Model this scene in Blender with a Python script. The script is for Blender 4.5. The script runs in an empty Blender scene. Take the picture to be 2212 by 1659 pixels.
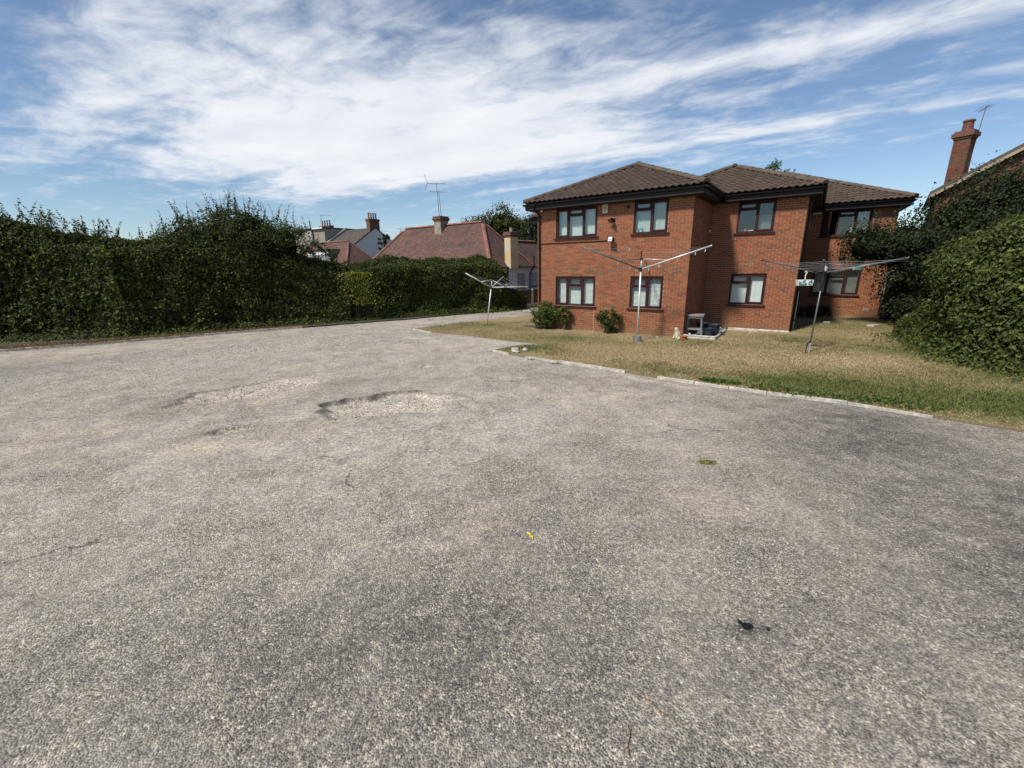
import bpy, bmesh, math, random
import numpy as np
from mathutils import Vector, Matrix
from mathutils.geometry import delaunay_2d_cdt

random.seed(7); rng = np.random.default_rng(7)
scene = bpy.context.scene
col = scene.collection
rad = math.radians

# ------------------------------------------------------------------ camera
CAM_H, PITCH, ROLL = 2.591, 0.274, -0.0203
cam_d = bpy.data.cameras.new('camera'); cam = bpy.data.objects.new('camera', cam_d); col.objects.link(cam)
cam_d.sensor_width = 36.0; cam_d.lens = 36.0 * 918.75 / 2212.0
cam_d.clip_end = 2000; cam_d.clip_start = 0.05
_f = Vector((0, math.cos(PITCH), -math.sin(PITCH))); _u = Vector((0, math.sin(PITCH), math.cos(PITCH))); _r = Vector((1, 0, 0))
r2 = _r * math.cos(ROLL) + _u * math.sin(ROLL); u2 = _u * math.cos(ROLL) - _r * math.sin(ROLL)
cam.matrix_world = Matrix(((r2.x, u2.x, -_f.x, 0), (r2.y, u2.y, -_f.y, 0), (r2.z, u2.z, -_f.z, CAM_H), (0, 0, 0, 1)))
scene.camera = cam
scene.render.resolution_x, scene.render.resolution_y = 1024, 768

# ------------------------------------------------------------------ view
vs = scene.view_settings
vs.view_transform = 'Standard'; vs.look = 'None'; vs.exposure = 0.28; vs.gamma = 1.0; vs.use_curve_mapping = False

# ------------------------------------------------------------------ sun and sky
SUN_EL = rad(50)
SUN_DIR = Vector((-0.787, -0.617, 0)).normalized() * math.cos(SUN_EL) + Vector((0, 0, math.sin(SUN_EL)))
sd = bpy.data.lights.new('sun', 'SUN'); so = bpy.data.objects.new('sun', sd); col.objects.link(so)
sd.energy = 4.1; sd.angle = rad(5.0); sd.color = (1.0, 0.955, 0.895)
so.rotation_euler = SUN_DIR.to_track_quat('Z', 'Y').to_euler(); so.location = (0, 0, 60)

world = bpy.data.worlds.new('World'); scene.world = world; world.use_nodes = True
wn = world.node_tree; wn.nodes.clear()
def wnode(t, **k):
    n = wn.nodes.new(t)
    for a, b in k.items(): setattr(n, a, b)
    return n
def wmath(op, a, b=None, c=None):
    n = wnode('ShaderNodeMath', operation=op)
    for i, v in enumerate((a, b, c)):
        if v is None: continue
        if isinstance(v, (int, float)): n.inputs[i].default_value = v
        else: wn.links.new(v, n.inputs[i])
    return n.outputs[0]
w_out = wnode('ShaderNodeOutputWorld'); w_bg = wnode('ShaderNodeBackground'); w_bg.inputs[1].default_value = 0.092
sky = wnode('ShaderNodeTexSky', sky_type='NISHITA'); sky.sun_disc = False
sky.sun_elevation = SUN_EL; sky.sun_rotation = math.atan2(SUN_DIR.x, SUN_DIR.y)
sky.air_density = 1.0; sky.dust_density = 0.0; sky.ozone_density = 4.2; sky.altitude = 30
tcw = wnode('ShaderNodeTexCoord'); sepw = wnode('ShaderNodeSeparateXYZ'); wn.links.new(tcw.outputs['Generated'], sepw.inputs[0])
zc = wmath('ADD', wmath('MAXIMUM', sepw.outputs[2], 0.0), 0.045)
px = wmath('DIVIDE', sepw.outputs[0], zc); py = wmath('DIVIDE', sepw.outputs[1], zc)
# cloud streak frame: along (0.86,-0.5), across (0.5,0.86)
al = wmath('ADD', wmath('MULTIPLY', px, 0.86), wmath('MULTIPLY', py, -0.5))
ac = wmath('ADD', wmath('MULTIPLY', px, 0.5), wmath('MULTIPLY', py, 0.86))
def wvec(x, y, z=0.0):
    n = wnode('ShaderNodeCombineXYZ')
    for i, v in enumerate((x, y, z)):
        if isinstance(v, (int, float)): n.inputs[i].default_value = v
        else: wn.links.new(v, n.inputs[i])
    return n.outputs[0]
def wnoise(vec, scale, detail, rough, dist=0.0):
    n = wnode('ShaderNodeTexNoise'); n.inputs['Scale'].default_value = scale; n.inputs['Detail'].default_value = detail
    n.inputs['Roughness'].default_value = rough; n.inputs['Distortion'].default_value = dist
    wn.links.new(vec, n.inputs['Vector']); return n.outputs['Fac']
def gauss(ca, cc, ra, rc):
    a = wmath('DIVIDE', wmath('SUBTRACT', al, ca), ra); c = wmath('DIVIDE', wmath('SUBTRACT', ac, cc), rc)
    s = wmath('ADD', wmath('MULTIPLY', a, a), wmath('MULTIPLY', c, c))
    return wmath('POWER', 2.718, wmath('MULTIPLY', s, -1.0))
n_str = wnoise(wvec(wmath('MULTIPLY', al, 0.42), wmath('MULTIPLY', ac, 1.25), 3.1), 1.2, 9, 0.56, 0.6)
n_puf = wnoise(wvec(wmath('MULTIPLY', al, 0.8), wmath('MULTIPLY', ac, 1.1), 7.7), 3.6, 10, 0.62, 0.35)
n_big = wnoise(wvec(wmath('MULTIPLY', al, 0.5), wmath('MULTIPLY', ac, 0.8), 1.3), 0.55, 3, 0.5, 0.3)
dens = wmath('ADD', wmath('MULTIPLY', n_str, 0.80), wmath('MULTIPLY', n_puf, 0.80))
dens = wmath('ADD', dens, wmath('MULTIPLY', n_big, 0.55))
dens = wmath('SUBTRACT', dens, 1.19)
for amp, ca, cc, ra, rc in ((.60, -2.55, 2.15, 1.6, 1.15), (.34, -3.5, 3.0, 1.2, .6), (.26, -1.6, 3.35, 1.0, .5), (.30, .3, 2.5, 1.4, .18), (.26, .2, 3.6, 1.4, .14), (.16, .9, 3.2, .6, .10),
                            (-.17, .3, 3.1, .9, .22), (-.16, .25, 2.0, .6, .3), (.12, -2.9, 1.25, 1.3, .5)):
    dens = wmath('ADD', dens, wmath('MULTIPLY', gauss(ca, cc, ra, rc), amp))
mr = wnode('ShaderNodeMapRange', interpolation_type='SMOOTHSTEP'); wn.links.new(dens, mr.inputs[0])
mr.inputs[1].default_value = -0.10; mr.inputs[2].default_value = 0.40; mr.inputs[3].default_value = 0.02; mr.inputs[4].default_value = 0.95
# a thin far bank fades clouds into haze at the horizon
cshade = wnoise(wvec(wmath('MULTIPLY', al, 0.9), wmath('MULTIPLY', ac, 1.5), 5.0), 1.6, 6, 0.55)
cr = wnode('ShaderNodeMix', data_type='RGBA'); wn.links.new(cshade, cr.inputs[0])
cr.inputs[6].default_value = (6.1, 6.6, 7.4, 1); cr.inputs[7].default_value = (9.6, 9.65, 9.7, 1)
mixc = wnode('ShaderNodeMix', data_type='RGBA'); wn.links.new(mr.outputs[0], mixc.inputs[0])
wn.links.new(sky.outputs[0], mixc.inputs[6]); wn.links.new(cr.outputs[2], mixc.inputs[7])
wn.links.new(mixc.outputs[2], w_bg.inputs[0]); wn.links.new(w_bg.outputs[0], w_out.inputs[0])

# ------------------------------------------------------------------ helpers
YAW = 0.608; OX, OY = 5.923, 14.554
CY, SY = math.cos(YAW), math.sin(YAW)
def hw(u, v, z=0.0): return (OX + u * CY + v * SY, OY - u * SY + v * CY, z)

def link(o, parent=None):
    col.objects.link(o)
    if parent is not None: o.parent = parent
    return o
def empty(name, loc=(0, 0, 0), rz=0.0, parent=None):
    o = bpy.data.objects.new(name, None); o.location = loc; o.rotation_euler = (0, 0, rz); o.empty_display_size = 0.2
    return link(o, parent)
def tag(o, label=None, cat=None, group=None, kind=None):
    if label: o['label'] = label
    if cat: o['category'] = cat
    if group: o['group'] = group
    if kind: o['kind'] = kind
    return o

class MB:
    def __init__(s): s.v = []; s.f = []; s.m = []
    def add(s, vs_, fs, m=0):
        b = len(s.v); s.v.extend([tuple(p) for p in vs_]); s.f.extend([tuple(i + b for i in f) for f in fs]); s.m.extend([m] * len(fs)); return s
    def box(s, x0, x1, y0, y1, z0, z1, m=0):
        return s.add([(x0,y0,z0),(x1,y0,z0),(x1,y1,z0),(x0,y1,z0),(x0,y0,z1),(x1,y0,z1),(x1,y1,z1),(x0,y1,z1)],
                     [(0,3,2,1),(4,5,6,7),(0,1,5,4),(1,2,6,5),(2,3,7,6),(3,0,4,7)], m)
    def obox(s, c, ax, ay, az, m=0):
        c, ax, ay, az = Vector(c), Vector(ax), Vector(ay), Vector(az)
        P = [c + i * ax + j * ay + k * az for k in (-1, 1) for j in (-1, 1) for i in (-1, 1)]
        return s.add(P, [(0,2,3,1),(4,5,7,6),(0,1,5,4),(1,3,7,5),(3,2,6,7),(2,0,4,6)], m)
    def tube(s, p0, p1, r0, r1=None, n=8, m=0, cap=True):
        r1 = r0 if r1 is None else r1
        p0, p1 = Vector(p0), Vector(p1); d = (p1 - p0).normalized()
        a = d.orthogonal().normalized(); b = d.cross(a)
        P = []
        for p, r in ((p0, r0), (p1, r1)):
            for i in range(n):
                t = 2 * math.pi * i / n; P.append(p + a * (r * math.cos(t)) + b * (r * math.sin(t)))
        F = [(i, (i + 1) % n, n + (i + 1) % n, n + i) for i in range(n)]
        if cap: F += [tuple(range(n - 1, -1, -1)), tuple(range(n, 2 * n))]
        return s.add(P, F, m)
    def path(s, pts, r, n=6, m=0):
        for a, b in zip(pts[:-1], pts[1:]): s.tube(a, b, r, r, n, m)
        return s
    def lathe(s, prof, c=(0, 0, 0), n=16, m=0):
        P = []; k = len(prof)
        for i in range(n):
            t = 2 * math.pi * i / n
            for r, z in prof: P.append((c[0] + r * math.cos(t), c[1] + r * math.sin(t), c[2] + z))
        F = []
        for i in range(n):
            j = (i + 1) % n
            for q in range(k - 1): F.append((i * k + q, j * k + q, j * k + q + 1, i * k + q + 1))
        return s.add(P, F, m)
    def build(s, name, mats, parent=None, smooth=False, kind=None):
        me = bpy.data.meshes.new(name); me.from_pydata(s.v, [], s.f)
        if not isinstance(mats, (list, tuple)): mats = [mats]
        for q in mats: me.materials.append(q)
        if len(mats) > 1: me.polygons.foreach_set('material_index', s.m)
        if smooth: me.polygons.foreach_set('use_smooth', [True] * len(s.f))
        me.update()
        o = bpy.data.objects.new(name, me); link(o, parent)
        if kind: o['kind'] = kind
        return o

def np_mesh(name, V, F, mats, parent=None, kind=None, attr=None, smooth=False, mi=None):
    """V (n,3), F (m,k) arrays"""
    me = bpy.data.meshes.new(name); n, (m, k) = len(V), F.shape
    me.vertices.add(n); me.vertices.foreach_set('co', np.ascontiguousarray(V, dtype=np.float32).ravel())
    me.loops.add(m * k); me.loops.foreach_set('vertex_index', np.ascontiguousarray(F, dtype=np.int32).ravel())
    me.polygons.add(m); me.polygons.foreach_set('loop_start', np.arange(0, m * k, k, dtype=np.int32))
    if not isinstance(mats, (list, tuple)): mats = [mats]
    for q in mats: me.materials.append(q)
    if mi is not None: me.polygons.foreach_set('material_index', mi.astype(np.int32))
    me.polygons.foreach_set('use_smooth', np.full(m, smooth))
    me.update(calc_edges=True)
    if attr:
        for an, data in attr.items():
            a = me.attributes.new(an, 'FLOAT_COLOR', 'POINT'); a.data.foreach_set('color', np.ascontiguousarray(data, dtype=np.float32).ravel())
    o = bpy.data.objects.new(name, me); link(o, parent)
    if kind: o['kind'] = kind
    return o

def make_noise(seed, scale, octaves=4, gain=0.55):
    r = np.random.default_rng(seed); T = []
    for o in range(octaves):
        for _ in range(5):
            k = r.normal(size=3); k /= np.linalg.norm(k); k *= scale * (2.05 ** o) * r.uniform(.7, 1.3)
            T.append((k, r.uniform(0, 6.28), gain ** o))
    A = sum(t[2] for t in T) * .45
    def f(P):
        P = np.asarray(P, float)
        if P.shape[1] == 2: P = np.c_[P, np.zeros(len(P))]
        s = np.zeros(len(P))
        for k, ph, a in T: s += a * np.sin(P @ k + ph)
        return s / A
    return f

# ------------------------------------------------------------------ materials
def new_mat(name):
    m = bpy.data.materials.new(name); m.use_nodes = True; nt = m.node_tree
    return m, nt, nt.nodes['Principled BSDF']
def N(nt, t, **k):
    n = nt.nodes.new(t)
    for a, b in k.items(): setattr(n, a, b)
    return n
def ramp(nt, fac, stops, interp='LINEAR'):
    n = N(nt, 'ShaderNodeValToRGB'); n.color_ramp.interpolation = interp; e = n.color_ramp.elements
    while len(e) > 1: e.remove(e[-1])
    e[0].position = stops[0][0]; e[0].color = (*stops[0][1], 1)
    for p, c in stops[1:]: q = e.new(p); q.color = (*c, 1)
    nt.links.new(fac, n.inputs[0]); return n.outputs[0]
def noise(nt, scale, detail=4, rough=.55, vec=None, out='Fac', dist=0):
    n = N(nt, 'ShaderNodeTexNoise'); n.inputs['Scale'].default_value = scale; n.inputs['Detail'].default_value = detail
    n.inputs['Roughness'].default_value = rough; n.inputs['Distortion'].default_value = dist
    if vec is None:
        tc = N(nt, 'ShaderNodeTexCoord'); vec = tc.outputs['Object']
    nt.links.new(vec, n.inputs['Vector']); return n.outputs[out]
def mixc_(nt, fac, a, b, mode='MIX'):
    n = N(nt, 'ShaderNodeMix', data_type='RGBA', blend_type=mode)
    for i, v in ((0, fac), (6, a), (7, b)):
        if isinstance(v, (int, float)): n.inputs[i].default_value = v
        elif isinstance(v, tuple): n.inputs[i].default_value = (*v, 1)
        else: nt.links.new(v, n.inputs[i])
    return n.outputs[2]
def mth(nt, op, a, b=None, clamp=False):
    n = N(nt, 'ShaderNodeMath', operation=op, use_clamp=clamp)
    for i, v in enumerate((a, b)):
        if v is None: continue
        if isinstance(v, (int, float)): n.inputs[i].default_value = v
        else: nt.links.new(v, n.inputs[i])
    return n.outputs[0]
def mrange(nt, f, a, b, c=0., d=1.):
    n = N(nt, 'ShaderNodeMapRange', interpolation_type='SMOOTHSTEP'); nt.links.new(f, n.inputs[0])
    for i, v in enumerate((a, b, c, d)): n.inputs[i + 1].default_value = v
    return n.outputs[0]
def bump(nt, b, h, strength=.3, dist=.01):
    n = N(nt, 'ShaderNodeBump'); n.inputs['Strength'].default_value = strength; n.inputs['Distance'].default_value = dist
    nt.links.new(h, n.inputs['Height']); nt.links.new(n.outputs[0], b.inputs['Normal'])
def island(nt): return N(nt, 'ShaderNodeNewGeometry').outputs['Random Per Island']
def objrand(nt): return N(nt, 'ShaderNodeObjectInfo').outputs['Random']
def plain(name, c, rough=.6, metal=0., var=.18, nscale=6., b=0.0):
    m, nt, bs = new_mat(name)
    f = noise(nt, nscale, 5, .6)
    cc = ramp(nt, f, [(.25, tuple(x * (1 - var) for x in c)), (.75, tuple(min(1, x * (1 + var)) for x in c))])
    bs.inputs['Specular IOR Level'].default_value = .3
    nt.links.new(cc, bs.inputs['Base Color']); bs.inputs['Roughness'].default_value = rough; bs.inputs['Metallic'].default_value = metal
    if b: bump(nt, bs, noise(nt, nscale * 8, 4, .6), b, .006)
    return m

def brick_mat(name, c, per):
    m, nt, bs = new_mat(name)
    r = island(nt) if per == 'island' else objrand(nt)
    f = noise(nt, 30, 5, .65); g = noise(nt, 0.55, 4, .6)
    a = ramp(nt, r, [(0, tuple(x * .82 for x in c)), (.5, c), (1, (c[0] * 1.13, c[1] * 1.16, c[2] * 1.14))])
    a = mixc_(nt, .55, a, ramp(nt, f, [(.3, (.55, .5, .48)), (.7, (1.25, 1.22, 1.2))]), 'MULTIPLY')
    a = mixc_(nt, mrange(nt, g, .5, .78, 0, .35), a, (.24, .12, .06))
    pz = N(nt, 'ShaderNodeSeparateXYZ'); nt.links.new(N(nt, 'ShaderNodeNewGeometry').outputs['Position'], pz.inputs[0])
    damp = mth(nt, 'MULTIPLY', mrange(nt, mth(nt, 'ADD', pz.outputs[2], mth(nt, 'MULTIPLY', noise(nt, 1.4, 4, .6), .5)), .25, .75, .75, 0), 1.0)
    a = mixc_(nt, damp, a, (.20, .115, .052))
    nt.links.new(a, bs.inputs['Base Color']); bs.inputs['Roughness'].default_value = .9
    bump(nt, bs, f, .35, .004)
    return m
BRICK_C = [(.272, .090, .040), (.282, .104, .045), (.245, .092, .043), (.175, .092, .050), (.24, .074, .036)]
BRICK_O = [brick_mat('brick_red_%d' % i, c, 'obj') for i, c in enumerate(BRICK_C)]
BRICK_I = [brick_mat('brickwork_red_%d' % i, c, 'island') for i, c in enumerate(BRICK_C)]
m_mortar = plain('mortar', (.56, .36, .225), .95, 0, .2, 9, .3)
m_darkwood = plain('mahogany_upvc', (.034, .008, .007), .55, 0, .25, 12)
m_fascia = plain('fascia_brown', (.022, .016, .014), .55, 0, .3, 5)
m_black = plain('black_plastic', (.012, .012, .013), .38, 0, .3, 8)
m_soffit = plain('soffit_dark', (.022, .016, .014), .6, 0, .2, 4)
m_white = plain('white_plastic', (.72, .71, .67), .5, 0, .06, 8)
m_cream = plain('aged_cream_plastic', (.62, .55, .38), .5, 0, .12, 10)
m_alu = plain('dull_aluminium', (.66, .66, .65), .42, .35, .15, 14)
m_steelgrey = plain('grey_painted_steel', (.20, .20, .21), .45, .5, .25, 20)
m_darksteel = plain('dark_steel', (.035, .034, .034), .45, .4, .3, 20)
m_galv = plain('galvanised_steel', (.36, .35, .33), .5, .7, .3, 12, .2)
m_line = plain('line_cord', (.32, .30, .28), .7, 0, .1, 5)
m_peg_w = plain('white_peg', (.75, .73, .66), .5)
m_peg_y = plain('yellow_wood_peg', (.55, .38, .14), .6)
m_peg_r = plain('red_peg', (.45, .04, .03), .5)
m_wood_grey = None
def wood_mat(name, c, s=(3, 40, 40)):
    m, nt, bs = new_mat(name); tc = N(nt, 'ShaderNodeTexCoord'); mp = N(nt, 'ShaderNodeMapping')
    mp.inputs['Scale'].default_value = s; nt.links.new(tc.outputs['Object'], mp.inputs[0])
    f = noise(nt, 1, 6, .65, mp.outputs[0])
    a = ramp(nt, f, [(.25, tuple(x * .5 for x in c)), (.55, c), (.8, tuple(x * 1.35 for x in c))])
    nt.links.new(a, bs.inputs['Base Color']); bs.inputs['Roughness'].default_value = .85; bump(nt, bs, f, .3, .004)
    return m
m_wood_grey = wood_mat('weathered_wood', (.25, .22, .20))
m_fence = wood_mat('fence_brown', (.075, .056, .042))
m_gate = wood_mat('dark_gate_wood', (.012, .011, .010))
m_concrete = plain('concrete', (.42, .40, .36), .92, 0, .25, 7, .4)
m_edge = plain('pale_edging', (.42, .39, .33), .92, 0, .45, 9, .5)
m_slab = plain('grey_slab', (.16, .15, .14), .9, 0, .3, 8, .3)
m_pot = plain('slate_pot_plastic', (.028, .036, .048), .5, 0, .25, 12)
m_terra = plain('terracotta', (.36, .12, .055), .85, 0, .2, 14)
m_stonecat = plain('cream_stone', (.50, .43, .30), .9, 0, .25, 22, .3)
m_blind = plain('white_blind', (.86, .86, .82), .5, 0, .04, 5)
m_blind_g = plain('pale_roller_blind', (.56, .60, .56), .8, 0, .05, 3)
m_net = plain('net_curtain', (.62, .62, .60), .9, 0, .12, 14)
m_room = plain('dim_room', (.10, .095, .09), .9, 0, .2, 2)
m_teal = plain('teal_print', (.06, .26, .26), .5, 0, .4, 30)
m_blue = plain('blue_plastic', (.06, .10, .62), .5)
m_rocks = plain('pale_rock', (.42, .38, .31), .9, 0, .2, 12, .4)
m_soil = plain('dark_soil', (.075, .062, .048), 1, 0, .4, 14, .5)

def glass_mat():
    m, nt, bs = new_mat('window_glass'); nt.nodes.remove(bs); out = nt.nodes['Material Output']
    tr = N(nt, 'ShaderNodeBsdfTransparent'); tr.inputs[0].default_value = (.92, .95, .94, 1)
    gl = N(nt, 'ShaderNodeBsdfGlossy'); gl.inputs['Roughness'].default_value = .015; gl.inputs[0].default_value = (.9, .97, .95, 1)
    fr = N(nt, 'ShaderNodeFresnel'); fr.inputs[0].default_value = 1.62
    bf = N(nt, 'ShaderNodeNewGeometry').outputs['Backfacing']; f = mth(nt, 'MULTIPLY', mth(nt, 'MULTIPLY', fr.outputs[0], 1.7, True), mth(nt, 'SUBTRACT', 1.0, bf))
    mx = N(nt, 'ShaderNodeMixShader'); nt.links.new(f, mx.inputs[0]); nt.links.new(tr.outputs[0], mx.inputs[1]); nt.links.new(gl.outputs[0], mx.inputs[2])
    nt.links.new(mx.outputs[0], out.inputs[0]); return m
m_glass = glass_mat()

def tile_mat(name, per, c, lich=(.30, .24, .10), lam=.35, gam=.35, gcol=(.10, .085, .06)):
    m, nt, bs = new_mat(name)
    r = island(nt) if per == 'island' else objrand(nt)
    f = noise(nt, 16, 6, .65); g = noise(nt, 1.3, 5, .6)
    a = ramp(nt, r, [(0, tuple(x * .78 for x in c)), (.55, c), (1, tuple(x * 1.25 for x in c))])
    a = mixc_(nt, .6, a, ramp(nt, f, [(.3, (.55, .55, .55)), (.7, (1.3, 1.27, 1.22))]), 'MULTIPLY')
    a = mixc_(nt, mrange(nt, f, .56, .74, 0, lam), a, lich)
    a = mixc_(nt, mrange(nt, g, .46, .72, 0, gam), a, gcol)
    nt.links.new(a, bs.inputs['Base Color']); bs.inputs['Roughness'].default_value = .93; bump(nt, bs, f, .4, .006)
    return m
m_tile_o = tile_mat('brown_roof_tile', 'obj', (.078, .049, .034), lam=.15)
m_tile_i = tile_mat('brown_roof_tiling', 'island', (.078, .049, .034), lam=.15)
m_ridge = tile_mat('lichened_ridge_tile', 'obj', (.105, .075, .052), (.26, .20, .09), .55)
m_deck = plain('roof_deck', (.04, .03, .025), .95)
m_rtile = tile_mat('red_plain_tile', 'island', (.140, .074, .057), (.080, .056, .047), .7, .85, (.058, .046, .042))
m_rridge = tile_mat('terracotta_ridge', 'obj', (.25, .105, .072), (.19, .12, .08), .5)
m_gtile = tile_mat('grey_brown_tile', 'island', (.105, .085, .068), (.14, .12, .09), .3)
def render_mat(name, c, stain, lo=.55, hi=.8):
    m, nt, bs = new_mat(name); f = noise(nt, 2.2, 6, .65); g = noise(nt, 25, 4, .6)
    a = mixc_(nt, mrange(nt, f, lo, hi, 0, .8), c, stain); nt.links.new(a, bs.inputs['Base Color'])
    bs.inputs['Roughness'].default_value = .93; bump(nt, bs, g, .3, .01); return m
m_rend_w = render_mat('white_render', (.63, .62, .60), (.45, .43, .40))
m_rend_grey = render_mat('grey_pebbledash', (.27, .24, .19), (.20, .18, .14))
m_rend_y = render_mat('ochre_render', (.56, .40, .19), (.50, .46, .38), .45, .62)
m_rend_c = render_mat('stained_cement', (.30, .27, .20), (.17, .15, .11), .45, .65)
m_stackbrick = render_mat('old_chimney_brick', (.155, .070, .046), (.075, .048, .04), .45, .65)
m_pots = plain('old_clay_pot', (.15, .066, .046), .85, 0, .3, 6)
m_lead = plain('lead_grey', (.28, .28, .28), .6, .2)
m_neighbrick = brick_mat('neighbour_brick', (.16, .06, .035), 'obj')

def leaf_mat(name, lo, hi, yel=None, yf=.04, gloss=.16):
    m, nt, bs = new_mat(name); r = island(nt); out = nt.nodes['Material Output']
    st = [(0, lo), (.5, tuple((a + b) / 2 for a, b in zip(lo, hi))), (1 - yf - .001, hi)]
    if yel: st += [(1 - yf, yel), (1, yel)]
    c = ramp(nt, r, st); big = noise(nt, .9, 4, .6)
    c = mixc_(nt, .65, c, ramp(nt, big, [(.3, (.62, .66, .62)), (.7, (1.3, 1.25, 1.05))]), 'MULTIPLY')
    c = mixc_(nt, mrange(nt, noise(nt, .75, 5, .65), .58, .74, 0, .38), c, (.085, .062, .028))
    nt.links.new(c, bs.inputs['Base Color']); bs.inputs['Roughness'].default_value = .55
    bs.inputs['Specular IOR Level'].default_value = gloss
    tl = N(nt, 'ShaderNodeBsdfTranslucent'); c2 = mixc_(nt, 1.0, c, (1.5, 1.7, .6), 'MULTIPLY'); nt.links.new(c2, tl.inputs[0])
    mx = N(nt, 'ShaderNodeMixShader'); mx.inputs[0].default_value = .22
    nt.links.new(bs.outputs[0], mx.inputs[1]); nt.links.new(tl.outputs[0], mx.inputs[2]); nt.links.new(mx.outputs[0], out.inputs[0])
    return m
m_leaf_h = leaf_mat('hedge_leaf', (.024, .034, .010), (.088, .102, .028), (.17, .17, .04), .07)
m_leaf_h2 = leaf_mat('hedge_leaf_light', (.030, .043, .012), (.098, .114, .033), (.18, .185, .045), .07)
m_leaf_d = leaf_mat('dark_tree_leaf', (.015, .025, .013), (.046, .060, .026), (.09, .07, .03), .05)
m_leaf_n = leaf_mat('clipped_hedge_leaf', (.040, .056, .016), (.125, .145, .046), (.20, .21, .055), .06)
m_leaf_b = leaf_mat('bush_leaf', (.028, .044, .018), (.07, .086, .03), (.11, .075, .035), .08)
m_leaf_r = leaf_mat('bright_shrub_leaf', (.035, .065, .016), (.10, .15, .035), (.20, .20, .04), .06)
m_leaf_y = leaf_mat('yellow_green_leaf', (.09, .12, .02), (.22, .24, .04), (.35, .30, .05), .15)
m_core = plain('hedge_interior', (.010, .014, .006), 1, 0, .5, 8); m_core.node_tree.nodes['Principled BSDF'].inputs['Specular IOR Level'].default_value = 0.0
m_twig = plain('twig', (.07, .055, .04), .9)
m_litter = None

# ground-type materials driven by attributes
def driveway_mat():
    m, nt, bs = new_mat('worn_tarmac_chippings')
    at = N(nt, 'ShaderNodeAttribute'); at.attribute_name = 'tone'; sp = N(nt, 'ShaderNodeSeparateColor'); nt.links.new(at.outputs['Color'], sp.inputs[0])
    sand, dark, pale = sp.outputs[0], sp.outputs[1], sp.outputs[2]
    tc = N(nt, 'ShaderNodeTexCoord'); P = tc.outputs['Object']
    def vor(scale, feat='F1'):
        v = N(nt, 'ShaderNodeTexVoronoi', feature=feat); v.inputs['Scale'].default_value = scale; nt.links.new(P, v.inputs['Vector']); return v
    v1 = vor(82); v2 = vor(34); vn = noise(nt, 9, 6, .7, P); vb = noise(nt, 1.1, 6, .62, P); vf = noise(nt, 75, 5, .75, P)
    cell = N(nt, 'ShaderNodeSeparateColor'); nt.links.new(v1.outputs['Color'], cell.inputs[0])
    stone = ramp(nt, cell.outputs[0], [(0, (.050, .043, .037)), (.4, (.11, .096, .082)), (.7, (.20, .175, .147)), (.92, (.36, .318, .262)), (1, (.66, .60, .51))])
    edge = mrange(nt, v1.outputs['Distance'], .38, .72)
    dustc = mixc_(nt, vn, (.325, .292, .242), (.57, .52, .435))
    a = mixc_(nt, mth(nt, 'MULTIPLY', edge, mth(nt, 'SUBTRACT', .85, mth(nt, 'MULTIPLY', dark, .45))), stone, dustc)
    # dust veil varies at metre scale
    a = mixc_(nt, mth(nt, 'MULTIPLY', mrange(nt, vb, .34, .68, .05, .60), mth(nt, 'SUBTRACT', 1.15, dark), True), a, dustc)
    a = mixc_(nt, mth(nt, 'MULTIPLY', sand, mrange(nt, vn, .3, .7, .45, .95)), a, mixc_(nt, vf, (.50, .415, .30), (.66, .56, .42)))
    big2 = N(nt, 'ShaderNodeSeparateColor'); nt.links.new(v2.outputs['Color'], big2.inputs[0])
    chips = ramp(nt, big2.outputs[1], [(0, (.16, .15, .135)), (.5, (.46, .43, .375)), (1, (.74, .70, .62))])
    a = mixc_(nt, mth(nt, 'MULTIPLY', pale, mrange(nt, vn, .35, .6, .25, .8)), a, chips)
    dark = mth(nt, 'MULTIPLY', dark, mrange(nt, noise(nt, 4.5, 7, .75, P), .36, .6, .25, 1.15), True)
    a = mixc_(nt, mth(nt, 'MULTIPLY', dark, mrange(nt, vn, .3, .65, 1.0, .7), True), a, mixc_(nt, .3, (.045, .039, .036), stone))
    a = mixc_(nt, .5, a, ramp(nt, vf, [(.32, (.52, .52, .52)), (.68, (1.48, 1.46, 1.42))]), 'MULTIPLY')
    wp = N(nt, 'ShaderNodeVectorMath', operation='ADD'); nt.links.new(P, wp.inputs[0])
    ws = N(nt, 'ShaderNodeVectorMath', operation='SCALE'); ws.inputs['Scale'].default_value = .55; nt.links.new(noise(nt, 1.3, 6, .7, P, 'Color'), ws.inputs[0]); nt.links.new(ws.outputs[0], wp.inputs[1])
    vc = N(nt, 'ShaderNodeTexVoronoi', feature='DISTANCE_TO_EDGE'); vc.inputs['Scale'].default_value = .42; nt.links.new(wp.outputs[0], vc.inputs['Vector'])
    crk = mth(nt, 'MULTIPLY', mrange(nt, vc.outputs['Distance'], .0, .007, 1., 0.), mrange(nt, noise(nt, .5, 3, .5, P), .50, .62, 0., .75))
    a = mixc_(nt, crk, a, (.05, .043, .037))
    a = mixc_(nt, .8, a, ramp(nt, noise(nt, 3.2, 8, .78, P), [(.3, (.62, .60, .60)), (.5, (1, 1, 1)), (.70, (1.42, 1.38, 1.30))]), 'MULTIPLY')
    a = mixc_(nt, .75, a, ramp(nt, noise(nt, 22, 4, .8, P), [(.36, (.50, .50, .50)), (.48, (.96, .95, .94)), (.64, (1.65, 1.60, 1.52))]), 'MULTIPLY')
    nt.links.new(a, bs.inputs['Base Color']); bs.inputs['Roughness'].default_value = .92; bs.inputs['Specular IOR Level'].default_value = .25
    h = mth(nt, 'SUBTRACT', mth(nt, 'MULTIPLY', vn, .8), mth(nt, 'MULTIPLY', v1.outputs['Distance'], .9))
    bump(nt, bs, h, .8, .012)
    return m
m_drive = driveway_mat()
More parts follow.
